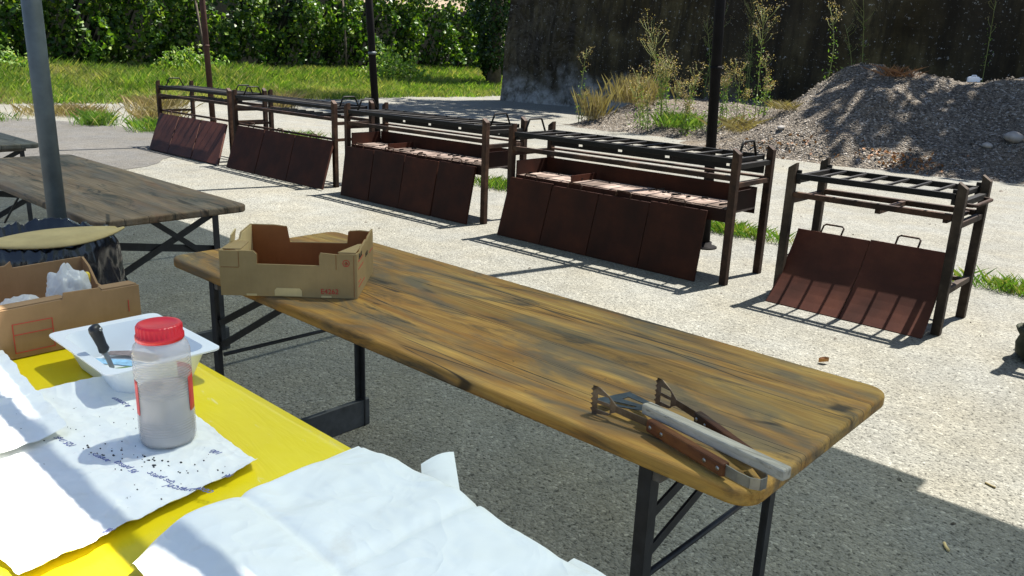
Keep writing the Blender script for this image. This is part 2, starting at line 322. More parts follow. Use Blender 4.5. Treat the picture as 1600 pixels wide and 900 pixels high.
# ------------------------------------------------------------------ mesh helper
class MB:
    def __init__(s): s.v = []; s.f = []; s.sm = []
    def add(s, vs, fs, smooth=False):
        o = len(s.v); s.v += [tuple(p) for p in vs]; s.f += [tuple(i + o for i in f) for f in fs]; s.sm += [smooth] * len(fs); return s
    def obox(s, c, ax, h):
        c = Vector(c); a, b, d = [Vector(q) * k for q, k in zip(ax, h)]
        vs = [c + a * i + b * j + d * k for i in (-1, 1) for j in (-1, 1) for k in (-1, 1)]
        return s.add(vs, [(0, 1, 3, 2), (4, 6, 7, 5), (0, 4, 5, 1), (2, 3, 7, 6), (0, 2, 6, 4), (1, 5, 7, 3)])
    def box(s, x0, x1, y0, y1, z0, z1):
        return s.obox(((x0 + x1) / 2, (y0 + y1) / 2, (z0 + z1) / 2), ((1, 0, 0), (0, 1, 0), (0, 0, 1)), (abs(x1 - x0) / 2, abs(y1 - y0) / 2, abs(z1 - z0) / 2))
    def bar(s, p0, p1, w, h, up=(0, 0, 1)):
        p0, p1 = Vector(p0), Vector(p1); d = (p1 - p0); L = d.length; d.normalize(); up = Vector(up)
        if abs(d.dot(up)) > .98: up = Vector((0, 1, 0))
        sd = d.cross(up).normalized(); u2 = sd.cross(d)
        return s.obox((p0 + p1) / 2, (d, sd, u2), (L / 2, w / 2, h / 2))
    def tube(s, pts, r, n=8, r1=None, smooth=True):
        pts = [Vector(p) for p in pts]; m = len(pts); vs = []; fs = []; prev = None
        for i, p in enumerate(pts):
            d = (pts[min(i + 1, m - 1)] - pts[max(i - 1, 0)]).normalized()
            if prev is None: a = d.orthogonal().normalized()
            else:
                a = prev - d * prev.dot(d)
                a = a.normalized() if a.length > 1e-6 else d.orthogonal().normalized()
            prev = a; b = d.cross(a); rr = r if r1 is None else r + (r1 - r) * i / (m - 1)
            vs += [p + (a * math.cos(2 * math.pi * k / n) + b * math.sin(2 * math.pi * k / n)) * rr for k in range(n)]
        for i in range(m - 1):
            for k in range(n):
                fs.append((i * n + k, i * n + (k + 1) % n, (i + 1) * n + (k + 1) % n, (i + 1) * n + k))
        fs.append(tuple(range(n))[::-1]); fs.append(tuple((m - 1) * n + k for k in range(n)))
        return s.add(vs, fs, smooth)
    def lathe(s, prof, n=32, c=(0, 0, 0), fn=None, cap=True):
        vs = []; fs = []
        for i, (r, z) in enumerate(prof):
            for k in range(n):
                a = 2 * math.pi * k / n; rr = r * (fn(a, z) if fn else 1)
                vs.append((c[0] + rr * math.cos(a), c[1] + rr * math.sin(a), c[2] + z))
        for i in range(len(prof) - 1):
            for k in range(n): fs.append((i * n + k, i * n + (k + 1) % n, (i + 1) * n + (k + 1) % n, (i + 1) * n + k))
        if cap: fs.append(tuple(range(n))[::-1]); fs.append(tuple((len(prof) - 1) * n + k for k in range(n)))
        return s.add(vs, fs, True)
    def prism(s, poly, vec, smooth=False):
        n = len(poly); vec = Vector(vec); a = [Vector(p) for p in poly]; b = [p + vec for p in a]
        return s.add(a + b, [tuple(range(n))[::-1], tuple(range(n, 2 * n))] + [(i, (i + 1) % n, (i + 1) % n + n, i + n) for i in range(n)], smooth)
    def grid(s, nu, nv, fn, smooth=True):
        vs = [fn(i / nu, j / nv) for i in range(nu + 1) for j in range(nv + 1)]
        fs = [(i * (nv + 1) + j, (i + 1) * (nv + 1) + j, (i + 1) * (nv + 1) + j + 1, i * (nv + 1) + j + 1) for i in range(nu) for j in range(nv)]
        return s.add(vs, fs, smooth)
    def build(s, name, mat, parent=None, bevel=0, solid=0, subd=0):
        me = bpy.data.meshes.new(name); me.from_pydata(s.v, [], s.f)
        me.polygons.foreach_set('use_smooth', s.sm); me.materials.append(MT[mat] if isinstance(mat, str) else mat); me.update()
        o = bpy.data.objects.new(name, me); COL.objects.link(o)
        if parent: o.parent = parent
        if solid:
            m = o.modifiers.new('solid', 'SOLIDIFY'); m.thickness = solid; m.offset = 0
        if subd:
            m = o.modifiers.new('sub', 'SUBSURF'); m.levels = subd; m.render_levels = subd
        if bevel:
            m = o.modifiers.new('bevel', 'BEVEL'); m.width = bevel; m.segments = 2; m.use_clamp_overlap = True; m.limit_method = 'ANGLE'; m.angle_limit = R(40)
        return o
def raw(name, V, F, mat, parent=None, smooth=False):          # numpy mesh
    me = bpy.data.meshes.new(name); me.from_pydata(V.tolist(), [], F.tolist()); me.materials.append(MT[mat])
    if smooth: me.polygons.foreach_set('use_smooth', [True] * len(F))
    o = bpy.data.objects.new(name, me); COL.objects.link(o)
    if parent: o.parent = parent
    return o
def tag(o, label=None, cat=None, group=None, kind=None):
    if label: o['label'] = label
    if cat: o['category'] = cat
    if group: o['group'] = group
    if kind: o['kind'] = kind
    return o
def empty(name, loc=(0, 0, 0), rz=0, label=None, cat=None, group=None):
    o = bpy.data.objects.new(name, None); COL.objects.link(o); o.location = loc; o.rotation_euler = (0, 0, rz); o.empty_display_size = .1
    return tag(o, label, cat, group)
def copy_tree(o, parent=None):
    c = o.copy(); COL.objects.link(c)
    if parent: c.parent = parent
    for ch in list(o.children): copy_tree(ch, c)
    return c
def text_mesh(name, txt, size, mat, M4, parent, shear=0., depth=.0004, label=None):
    cu = bpy.data.curves.new('t', 'FONT'); cu.body = txt; cu.size = size; cu.extrude = depth; cu.shear = shear
    to = bpy.data.objects.new('t', cu); COL.objects.link(to)
    dg = bpy.context.evaluated_depsgraph_get(); me = bpy.data.meshes.new_from_object(to.evaluated_get(dg)); me.name = name
    bpy.data.objects.remove(to); bpy.data.curves.remove(cu)
    me.transform(M4); me.materials.clear(); me.materials.append(MT[mat])
    o = bpy.data.objects.new(name, me); COL.objects.link(o); o.parent = parent
    return o
def fbm(x, y, z=0, o=4): return mn.fractal(Vector((x, y, z)), 1.0, 2.0, o)
def basis(xd, yd, org):
    xd = Vector(xd).normalized(); yd = Vector(yd).normalized(); zd = xd.cross(yd)
    return Matrix(((xd.x, yd.x, zd.x, org[0]), (xd.y, yd.y, zd.y, org[1]), (xd.z, yd.z, zd.z, org[2]), (0, 0, 0, 1)))

# ================================================================== SETTING
MB().add([(-700, -300, 0), (300, -300, 0), (300, 700, 0), (-700, 700, 0)], [(0, 1, 2, 3)]).build('ground', 'ground')
tag(bpy.data.objects['ground'], 'pale gravelly concrete yard under the tables and grills', kind='structure')
pp = []
for k in range(60):
    a = 2 * math.pi * k / 60; rr = 1 + .10 * fbm(math.cos(a) * 2, math.sin(a) * 2, 3)
    pp.append((-11.2 + 4.0 * rr * math.cos(a), 2.2 + 2.7 * rr * math.sin(a), .004))
tag(MB().add(pp, [tuple(range(60))]).build('path', 'patch'), 'worn patch of darker old asphalt beyond the farthest table', kind='structure')
def bank(x, y):
    t = min(1, max(0, (-18.0 + .8 * fbm(y * .25, 1) - x) / 8.5)); t = t * t * (3 - 2 * t)
    return -.02 + .38 * t + (.05 * fbm(x * .6, y * .6, 2) if t > .05 else 0)
tag(MB().grid(50, 110, lambda u, v: (-17.2 - 60 * u ** 1.6, -30 + 85 * v, bank(-17.2 - 60 * u ** 1.6, -30 + 85 * v))).build('terrain', 'soil'), 'low grassy bank rising towards the vines', kind='structure')
tag(MB().grid(8, 40, lambda u, v: (-90 - 160 * u, -160 + 420 * v, 26 * u ** .8 - .5 + 3.5 * u * fbm(u * 3, v * 6))).build('hills', 'hill'), 'tan dry field rising far behind the vines', kind='structure')

# ---- numpy foliage
def rand_dir(n): 
    d = RNG.normal(size=(n, 3)); return d / np.linalg.norm(d, axis=1, keepdims=True)
def leaf_arrays(P, size, aspect=.75, updown=0.):
    n = len(P); a = rand_dir(n); 
    if updown: a[:, 2] -= updown; a /= np.linalg.norm(a, axis=1, keepdims=True)
    b = np.cross(a, rand_dir(n)); b /= np.linalg.norm(b, axis=1, keepdims=True)
    s = np.asarray(size).reshape(-1, 1) * np.ones((n, 1)); a = a * s * .5; b = b * s * .5 * aspect
    nrm = np.cross(a, b); nrm /= np.linalg.norm(nrm, axis=1, keepdims=True); fold = nrm * s * .12
    V = np.stack([P - a, P - b * 1. + a * -.15 + fold, P + a, P + b * 1. + a * -.15 + fold], 1).reshape(-1, 3)
    F = np.arange(4 * n).reshape(n, 4); return V, F
def blades(P, h, wd, lean=.35):
    n = len(P); ang = RNG.uniform(0, 2 * np.pi, n); w = np.stack([np.cos(ang), np.sin(ang), np.zeros(n)], 1) * np.reshape(wd, (-1, 1)) * .5
    d = RNG.normal(size=(n, 3)) * lean; d[:, 2] = 1; d *= np.reshape(h, (-1, 1))
    V = np.stack([P - w, P + w, P + d * .6 + w * .5, P + d * np.array([1.35, 1.35, 1.])], 1).reshape(-1, 3)
    i = np.arange(n) * 4; F = np.stack([i, i + 1, i + 2, i + 3], 1); return V, F

# ---- grass on the bank (uncountable)
N = 120000
gx = -17.6 - RNG.uniform(0, 1, N) ** 1.2 * 9.0; gy = RNG.uniform(-9, 34, N)
dens = np.array([fbm(a * .35, b * .35, 5) for a, b in zip(gx, gy)])
edge = np.array([-18.0 + .9 * fbm(b * .4, 9) for b in gy])
keep = (gx < edge - .25 * RNG.uniform(0, 1, N) ** 2) & (dens > -.75); gx, gy, dens = gx[keep], gy[keep], dens[keep]
gz = np.array([bank(a, b) for a, b in zip(gx, gy)])
hh = (.16 + .22 * RNG.uniform(0, 1, len(gx)) + .14 * np.clip(dens, -1, 1)) * np.clip(.7 + (-18.5 - gx) * .09, .6, 1.5)
V, F = blades(np.stack([gx, gy, gz], 1), hh, .016 + .014 * RNG.uniform(0, 1, len(gx)))
tag(raw('grass', V, F, 'grass'), 'tall green field grass in front of the vines', kind='stuff')

# ---- vine hedge
hv = empty('vine_hedge', (-26.5, 8, .28), 0, 'long leafy green wall of grape vines across the back of the field', 'hedge')
n = 50000
yy = RNG.uniform(-16, 30, n); zz = RNG.uniform(0, 1, n) ** .85
top = np.array([3.95 + .22 * fbm(q * .5, 3) + .3 * fbm(q * 1.7, 8) - (.1 if q > 5 else 0) for q in yy])
bulge = np.array([fbm(a * .9, b * 2.4, 1) for a, b in zip(yy, zz)])
xx = .45 + 1.15 * bulge + .45 * np.sin(zz * 3.0) - RNG.uniform(0, 1, n) ** 2 * .9
gap = np.array([fbm(a * 1.1, b * 3, 12) for a, b in zip(yy, zz)])
k = (gap > -.36)
P = np.stack([xx, yy - 8, zz * top], 1)[k]
V, F = leaf_arrays(P, RNG.uniform(.11, .25, k.sum()), .85, .3); raw('foliage', V, F, 'vine', hv)
MB().box(-.9, -.55, -24, 22, 0, 3.1).build('shade_backing', 'vineback', hv)  # solid dark box behind the leaves, stands in for shade in the gaps
for (py, px, lean) in [(11.5, -25.4, .10), (6.3, -25.4, .06), (17.2, -25.5, -.04), (1.5, -25.5, .05), (21.2, -25.4, .07)]:
    pass
posts = [((-25.35, 4.6), .22, 'thin grey trellis post leaning among the vines near the left of the hedge'),
         ((-25.35, 13.2), .34, 'thin leaning trellis post among the vines between the two far dark poles'),
         ((-25.4, 19.2), .12, 'upright trellis post in the vines right of the middle dark pole')]
for (p, ln, lb) in posts:
    tag(MB().tube([(p[0], p[1], .3), (p[0], p[1] - ln, 3.4)], .045, 8).build('trellis_post', 'bark'), lb, 'post', 'trellis posts in the vine hedge')
# weeds at hedge foot: taller bush clumps
def bush(name, loc, rx, ry, rz, n, mat, lab, cat, size=(.08, .18), group=None):
    d = rand_dir(n) * (RNG.uniform(0, 1, (n, 1)) ** .4); d[:, 2] = np.abs(d[:, 2])
    f = np.array([1 + .45 * fbm(*(q * 2), 5) for q in d]).reshape(-1, 1)
    V, F = leaf_arrays(d * f * np.array([rx, ry, rz]), RNG.uniform(*size, n), .7)
    e = raw(name, V, F, mat); e.location = loc; return tag(e, lab, cat, group)
bush('leafy_bush', (-22.4, 19.2, .2), 1.2, 1.4, 1.25, 1800, 'weedleaf', 'yellow green bush at the foot of the vines left of the ivy tree', 'bush')
bush('leafy_bush', (-24.9, 6.0, .4), .9, 1.6, .9, 1400, 'weedleaf', 'low leafy bush at the foot of the vines beside the leftmost far pole', 'bush')
bush('leafy_bush', (-24.8, 12.3, .4), .8, 1.3, .95, 1200, 'weedleaf', 'low leafy bush at the foot of the vines behind the second grill', 'bush')
bush('leafy_bush', (-24.8, .8, .4), .8, 2.0, 1.0, 1500, 'weedleaf', 'low leafy bush at the foot of the vines left of the grey canopy pole', 'bush')

# ---- ivy tree
it = empty('ivy_tree', (-21.2, 23.4, 0), 0, 'dark tree trunk wrapped in ivy at the left end of the concrete wall', 'tree')
MB().tube([(0, 0, 0), (.05, .05, 2), (0, .1, 5), (.1, .1, 9)], .32, 10, .2).build('trunk', 'bark', it)
n = 9000; a = RNG.uniform(0, 2 * np.pi, n); z = RNG.uniform(.5, 9, n)
lump = np.array([fbm(math.cos(q) * 1.2, math.sin(q) * 1.2, w_ * .8) for q, w_ in zip(a, z)])
rr = np.clip((.62 + .32 * lump + .06 * z), .35, 1.6) * RNG.uniform(.7, 1.05, n) * np.clip(z, .5, 1.4) / 1.4
V, F = leaf_arrays(np.stack([rr * np.cos(a), rr * np.sin(a), z], 1), RNG.uniform(.10, .2, n), .85, .3); raw('crown', V, F, 'ivy', it)
# ---- trees whose tops shade the mound and the yard
def big_tree(loc, crown, rad, n, lab, holes=.25):
    e = empty('shade_tree', loc, 0, lab, 'tree', 'trees behind the concrete wall'); c = Vector(crown) - Vector(loc)
    MB().tube([(0, 0, 0), (.1, -.05, 3), c * .55, c * .85], .28, 10, .1).build('trunk', 'bark', e)
    d = rand_dir(n) * (RNG.uniform(0, 1, (n, 1)) ** .45)
    nn = np.array([fbm(*(q * 1.5 + 3), 3) for q in d]); d = d[nn > -holes]
    P = d * np.array(rad) + np.array(c)
    V, F = leaf_arrays(P, RNG.uniform(.25, .5, len(P)), .8, .2); raw('crown', V, F, 'treeleaf', e)
    b = MB()
    for k in range(9):
        t = d[random.randrange(len(d))] * np.array(rad) * .8 + np.array(c); b.tube([c * .5, (Vector(t) + c * .8) / 2 + Vector((0, 0, .3)), Vector(t)], .07, 6, .02)
    b.build('limb', 'bark', e)
big_tree((-13.5, 22.5, 0), (-13.6, 19.0, 11.5), (4.6, 3.6, 3.0), 5200, 'leafy tree standing behind the wall near its left end', .06)
big_tree((1.8, 21.0, 0), (1.7, 18.6, 10.2), (4.6, 2.1, 2.2), 5200, 'leafy tree standing behind the wall above the gravel mound', .02)

# ---- wall
tag(MB().prism([(-16.3, 18.6, -.1), (-15.9, 19.0, 6), (-15.9, 20.2, 6), (-16.3, 20.2, -.1)], (0.001, 0, 0)).build('x', 'wall'), None) if False else None
wl = MB(); NX, NZ = 90, 20
def wf(u, v):
    x = -16.2 + .25 * v + 34 * u; z = -.1 + 6.1 * v
    return (x, 18.6 + .35 * v + .10 * fbm(x * .4, z * .5, 3), z)
wl.grid(NX, NZ, wf); wl.add([(-16.2, 18.62, -.1), (-16.2, 20.6, -.1), (-15.95, 20.6, 6), (-15.95, 18.97, 6)], [(0, 3, 2, 1)])
wl.add([(17.4, 20.6, -.1), (-16.2, 20.6, -.1), (-15.95, 20.6, 6), (17.4, 20.6, 6)], [(0, 1, 2, 3)])
wl.add([(-15.95, 18.9, 6), (17.6, 18.9, 6), (17.6, 20.6, 6), (-15.95, 20.6, 6)], [(0, 1, 2, 3)])
tag(wl.build('concrete_wall', 'wall'), 'tall dark weathered concrete wall behind the gravel mound', 'wall')

# ---- gravel mound
def sst(a, b, x):
    t = min(1, max(0, (x - a) / (b - a))); return t * t * (3 - 2 * t)
def mound(x, y):
    n1 = fbm(x * .45, y * .45, 4)
    base = 12.0 + .35 * n1 - .5 * math.exp(-((x + 2.4) / 1.4) ** 2)
    f = max(0, min(1, (y - base) / 2.9)) ** 1.1
    lft = sst(-5.9 + .2 * n1, -3.2, x)
    back = 1 - .35 * sst(14.6, 17.5, y)
    h = 1.60 * min(f, .90 + .06 * n1) * lft * back * (1 - .10 * math.exp(-((x + 1.4) / .8) ** 2))
    h += .22 * math.exp(-((x + 2.2) / .9) ** 2 - ((y - 13.2) / .5) ** 2)
    h += (.10 * fbm(x * 1.1, y * 1.1, 7) + .04 * fbm(x * 4, y * 4, 2)) * min(1, h * 2.5)
    return h
gm = MB().grid(150, 90, lambda u, v: (-6.6 + 17 * u, 11.0 + 8.2 * v, -.012 + mound(-6.6 + 17 * u, 11.0 + 8.2 * v)))
tag(gm.build('gravel_mound', 'gravel'), 'large heap of grey gravel piled against the dark wall', 'gravel heap')
# debris slope at wall foot left of mound
def debris(x, y):
    return max(0, .62 * sst(12.5, 15.2, y) * sst(-9.6, -8.0, x) * (1 - sst(-5.6, -4.6, x)) + .05 * fbm(x * 2, y * 2, 1) - .03)
tag(MB().grid(70, 50, lambda u, v: (-17.2 + 13 * u, 12.2 + 6.6 * v, -.015 + debris(-17.2 + 13 * u, 12.2 + 6.6 * v))).build('rubble_slope', 'gravel'), 'low spill of rubble along the foot of the wall left of the gravel mound', 'rubble')
def zsurf(x, y): return max(0, mound(x, y) if (-6.6 < x < 10.4 and y > 11) else 0, debris(x, y) - .015 if (-17.2 < x < -4.2 and 12.2 < y < 18.8) else 0)
# loose stones
ico = np.array([(1, 0, 0), (-1, 0, 0), (0, 1, 0), (0, -1, 0), (0, 0, 1), (0, 0, -1)], float)
icf = np.array([(0, 2, 4), (2, 1, 4), (1, 3, 4), (3, 0, 4), (2, 0, 5), (1, 2, 5), (3, 1, 5), (0, 3, 5)])
def stones(P, s):
    n = len(P); sc3 = s.reshape(-1, 1, 1) * RNG.uniform(.55, 1.2, (n, 1, 3)) * np.array([1, 1, .7])
    V = ico[None] * sc3 * RNG.uniform(.8, 1.2, (n, 6, 1)); an = RNG.uniform(0, 6.28, n); c, s_ = np.cos(an)[:, None], np.sin(an)[:, None]
    X = V[..., 0] * c - V[..., 1] * s_; Y = V[..., 0] * s_ + V[..., 1] * c
    V = np.stack([X, Y, V[..., 2]], -1) + P[:, None]; F = icf[None] + (np.arange(n) * 6)[:, None, None]
    return V.reshape(-1, 3), F.reshape(-1, 3)
pts = []
while len(pts) < 7500:
    x = random.uniform(-6.4, 4.5); y = random.uniform(10.6, 15.6); h = mound(x, y)
    if h > .05 or random.random() < .10: pts.append((x, y, h))
while len(pts) < 9300:
    x = random.uniform(-16, -5); y = random.uniform(12, 18.4); h = debris(x, y)
    if h > .04 or random.random() < .05: pts.append((x, y, h))
P = np.array(pts); s = .008 + .022 * RNG.uniform(0, 1, len(P)) ** 3.
V, F = stones(P, s); tag(raw('loose_stones', V, F, 'stone'), 'loose grey stones scattered over the gravel mound and rubble', kind='stuff')
P = np.array([(random.uniform(-8, 4), random.uniform(.8, 6.5), .002) for _ in range(420)] + [(random.uniform(-6, 4), random.uniform(5.2, 11), .003) for _ in range(500)])
V, F = stones(P, .003 + .009 * RNG.uniform(0, 1, len(P)) ** 4.); tag(raw('loose_grit', V, F, 'stone'), 'fine loose grit scattered over the concrete yard', kind='stuff')
def rock(loc, s, lab):
    b = MB(); b.lathe([(.05, -.5), (.6, -.35), (.95, -.05), (.9, .25), (.55, .5), (.05, .6)], 9)
    b.v = [tuple(Vector(v) * s * (1 + .35 * fbm(v[0] * 1.3 + loc[0], v[1] * 1.3, v[2]))) for v in b.v]
    o = b.build('rock', 'rock', subd=1); o.location = loc; tag(o, lab, 'rock', 'rocks on the gravel mound')
for x, y, s, lab in [(-.15, 13.0, .16, 'larger brown grey rock at the right foot of the gravel mound'), (.12, 12.85, .10, 'small rock in front of the larger rock at the right foot of the mound'), (-.42, 12.75, .09, 'small rock left of the larger rock at the right foot of the mound'), (-3.5, 12.3, .075, 'pale rounded rock on the lower left face of the gravel mound')]:
    rock((x, y, mound(x, y) + s * .2), s, lab)
for x, y, s, lab in [(-.5, 15.0, .26, 'large broken lump of rubble on the crest at the right of the mound'), (.25, 14.9, .24, 'large broken rubble lump at the right edge of the mound crest')]:
    rock((x, y, mound(x, y) - .04), s, lab)
# canister
cx, cy = -1.35, 15.05; ca = empty('plastic_canister', (cx, cy, mound(cx, cy) - .02), .5, 'white plastic canister lying on the crest of the gravel mound', 'canister')
ca.scale = (.66, .66, .66)
MB().prism([(-.15, -.07, .0), (.15, -.07, .0), (.15, -.07, .10), (.10, -.07, .15), (-.12, -.07, .15), (-.15, -.07, .11)], (0, .14, 0)).build('body', 'white', ca, bevel=.018)
MB().tube([(.15, 0, .08), (.19, 0, .09)], .022, 10).build('cap', 'white', ca)
MB().tube([(-.06, 0, .15), (-.05, 0, .18), (.05, 0, .18), (.06, 0, .15)], .011, 8).build('handle', 'white', ca)
# leaf litter on mound foot
P = np.array([(random.gauss(-1.35, .38), random.gauss(11.95, .12)) for _ in range(120)] + [(random.gauss(-3.3, .5), random.gauss(11.9, .2)) for _ in range(50)])
P3 = np.array([(a, b, zsurf(a, b) + random.uniform(.01, .05)) for a, b in P])
V, F = leaf_arrays(P3, RNG.uniform(.04, .09, len(P3)), .6); tag(raw('leaf_litter', V, F, 'litter'), 'dead brown leaves lying at the foot of the gravel mound', kind='stuff')

# ---- grass tufts
def tuft(x, y, lx, ly, n, h, mat, lab, rz=0, group='grass tufts in the yard', wd=.008, lean=.45):
    a = RNG.normal(size=(n, 2)) * .42; P = np.stack([a[:, 0] * lx, a[:, 1] * ly, np.zeros(n)], 1)
    V, F = blades(P, h * RNG.uniform(.35, 1., n), wd, lean); o = raw('grass_tuft', V, F, mat); o.location = (x, y, zsurf(x, y)); o.rotation_euler.z = rz
    return tag(o, lab, 'grass tuft', group)
tuft(-12.7, 4.55, .35, .35, 420, .30, 'tuft', 'round green tuft at the edge of the old asphalt right of the grey canopy pole', wd=.009)
tuft(-11.3, 5.0, .55, .45, 520, .26, 'tuft', 'low green grass tuft just left of the farthest grill', wd=.008)
tuft(-13.3, 5.9, .6, .5, 520, .30, 'straw', 'dry straw coloured grass clump behind the tufts left of the farthest grill', wd=.008)
tuft(-14.9, 4.8, .8, .9, 900, .26, 'straw', 'wide dry grass clump between the grey canopy pole and the field', wd=.0065)
tuft(-18.2, 3.4, .6, 1.4, 900, .28, 'straw', 'dry grass clump along the field edge left of the grey canopy pole', wd=.0065)
tuft(-16.2, 7.2, .7, .7, 650, .34, 'straw', 'tall dry grass clump at the field edge behind the farthest grill', wd=.0065)
tuft(-15.2, 9.9, .35, .35, 260, .45, 'straw', 'small dry grass clump standing alone behind the second grill', wd=.009)
tuft(-14.2, 2.9, .5, .9, 420, .16, 'tuft', 'flat green strip of grass left of the grey canopy pole', wd=.009)
tuft(-3.7, 5.5, .45, .16, 520, .15, 'tuft', 'green grass tuft seen under the third grill at its right post', wd=.0045)
tuft(-.75, 5.42, .75, .13, 900, .14, 'tuft', 'green grass strip in the joint behind the tray grill with the pole', wd=.0042)
tuft(1.75, 5.25, .75, .12, 800, .13, 'tuft', 'green grass strip in the joint right of the small grill', wd=.0042)
tuft(-7.0, 6.6, .5, .3, 260, .15, 'tuft', 'small green tuft behind the second grill', wd=.01)
tuft(-5.2, 6.9, .35, .25, 200, .16, 'tuft', 'small green tuft seen through the gap between second and third grill', wd=.009)
tuft(-9.2, 6.5, .6, .3, 260, .15, 'tuft', 'low green tuft seen through the farthest grill', wd=.01)

# ---- tall weeds
def weed(x, y, h, nb, lab, bend=0, rz=0, lean=0, n_leaf=90, head=1., sub=3):
    z0 = zsurf(x, y) - .03
    e = empty('tall_weed', (x, y, z0), rz, lab, 'weed', 'tall weeds along the foot of the wall')
    st = MB(); lf = []; ls = []; sd = []
    for q in range(sub):
        dxl = 1; bx, by = (random.gauss(0, .13), random.gauss(0, .13)) if q else (0, 0)
        hh_ = h * (1 if q == 0 else random.uniform(.45, .85)); dx, dy = random.gauss(lean, .12) * hh_, random.gauss(0, .10) * hh_
        pt = lambda t: Vector((bx + dx * t * t + bend * math.sin(t * 3) * .1, by + dy * t * t, hh_ * t))
        st.tube([pt(t / 6) for t in range(7)], .010, 5, .004)
        for k in range(int(n_leaf * .7 * hh_ / h)):
            t = random.uniform(.04, .74); p = pt(t); r = .16 * (1 - t * .75)
            lf.append(p + Vector((random.gauss(0, r * .6), random.gauss(0, r * .6), random.uniform(-.03, .06)))); ls.append(random.uniform(.04, .10) * (1.15 - t * .6))
        for k in range(nb):
            t = random.uniform(.66, .98); p = pt(t); a = random.uniform(0, 6.28); ln = random.uniform(.12, .34) * head * (1.35 - .6 * t) * hh_ / 1.6
            tip = p + Vector((math.cos(a) * ln * .75, math.sin(a) * ln * .75, ln * .8 + .03)); st.tube([p, (p + tip) / 2 + Vector((math.cos(a), math.sin(a), -.2)) * .03, tip], .0045, 4, .0025)
            for m in range(12): sd.append(tip + Vector((random.gauss(0, .045), random.gauss(0, .045), random.gauss(0, .035))) * head)
    st.build('stem', 'weedstem', e)
    V, F = leaf_arrays(np.array([tuple(q) for q in lf]), np.array(ls), .32, -.4); raw('foliage', V, F, 'weedleaf', e)
    V, F = leaf_arrays(np.array([tuple(q) for q in sd]), RNG.uniform(.012, .032, len(sd)), .8); raw('flower_foliage', V, F, 'seed', e)
weed(-6.6, 13.4, 1.95, 22, 'tallest bushy weed with broad tan seed head standing left of the right dark pole', 0, 0, 0, 190, 1.3, 5)
weed(-6.95, 13.25, 1.15, 16, 'shorter weed with tan seed head left of the tallest bushy weed', 0, 1, -.15, 120, 1.2, 4)
weed(-6.0, 13.3, 1.25, 14, 'leafy green weed with small seed head just right of the tallest bushy weed', 0, 2, .02, 150, 1., 4)
weed(-5.55, 13.9, 1.25, 12, 'slender weed with tan seed head directly left of the right dark pole', 0, 3, .05, 110, .9, 3)
weed(-8.85, 13.5, 1.62, 8, 'lone thin weed with few tan heads at the left of the rubble slope', 0, 4, 0, 70, .8, 2)
weed(-5.0, 14.3, 2.2, 26, 'tall single weed with round tan crown right of the right dark pole', 0, 5, 0, 150, 1.1, 1)
weed(-5.3, 14.1, 1.15, 12, 'short branched weed tucked beside the tall weed right of the right dark pole', 0, 6, .05, 90, .9, 3)
weed(-4.75, 14.2, 1.1, 10, 'short leafy weed at the left shoulder of the gravel mound', 0, 7, .1, 100, .8, 3)
weed(-3.75, 14.6, 1.35, 12, 'leaning weed on the crest of the gravel mound with green leaves and tan tip', .6, 0, -.25, 90, .9, 1)
weed(-8.2, 17.8, 2.3, 16, 'shaded dark green weed against the wall behind the tallest bushy weed', 0, 1.5, 0, 130, 1., 2)
weed(-7.0, 17.8, 2.4, 16, 'shaded tall weed against the wall left of the right dark pole', 0, 2.5, .02, 140, 1., 3)
weed(-4.3, 17.8, 2.5, 8, 'shaded weed against the wall above the left shoulder of the mound', 0, 3.5, .06, 90, 1., 2)
weed(-1.9, 17.9, 2.0, 6, 'shaded weed against the wall behind the mound crest', 0, 4.5, 0, 60, 1., 1)
weed(-10.2, 18.2, 2.6, 3, 'single thin bare stalk against the middle of the wall', 0, 4.5, 0, 20, .5, 1)
tuft(-8.1, 14.6, .7, .6, 520, .7, 'straw', 'tall clump of dry brown stalks between the lone weed and the bushy weed', group='dry clumps on the rubble', wd=.0045, lean=.18)
tuft(-8.6, 13.7, .35, .3, 220, .75, 'straw', 'small clump of dry brown stalks beside the lone thin weed', group='dry clumps on the rubble', wd=.0045, lean=.18)
tuft(-4.6, 13.0, .45, .5, 150, .35, 'straw', 'flattened straw clump on the left flank of the gravel mound', group='dry clumps on the rubble', wd=.007, lean=.6)
tuft(-2.3, 14.1, .35, .2, 110, .22, 'litter', 'dead brown plant drooping in the hollow of the mound crest', group='dry clumps on the rubble', wd=.012, lean=.8)
tuft(-3.9, 13.2, .35, .2, 160, .2, 'straw', 'low straw tuft on the left face of the gravel mound', group='dry clumps on the rubble', wd=.01, lean=.8)
tuft(-6.2, 13.6, .8, .5, 650, .34, 'weedleaf', 'green undergrowth around the feet of the bushy weeds', group='dry clumps on the rubble', wd=.006, lean=.35)

# ================================================================== DARK POLES behind the grills
def far_pole(base, top, mat, lab):
    e = empty('pole', (*base, 0), 0, lab, 'pole', 'thin poles in a row behind the grills')
    t = Vector((*top, 4.0)) - Vector((*base, 0))
    MB().tube([(0, 0, 0), t], .042, 12).build('shaft', mat, e)
    MB().lathe([(.10, 0), (.10, .012), (.055, .014), (.055, .05)], 16).build('base_plate', mat, e)
    p = t * .36; MB().tube([p * .99, p * 1.01], .046, 12).build('collar', 'galv' if base[0] < -4 and mat == 'polepaint' else mat, e)
    MB().tube([t * .985, t * 1.005], .05, 12).build('cap', mat, e)
far_pole((-8.86, 4.78), (-8.92, 4.70), 'polerust', 'thin brown rusty pole behind the farthest grill')
far_pole((-4.84, 4.72), (-5.0, 4.58), 'polepaint', 'thin black pole standing behind the junction of second and third grills')
far_pole((-.55, 4.74), (-.66, 4.62), 'polepaint', 'thick looking black pole standing behind the tray grill near the gravel mound')

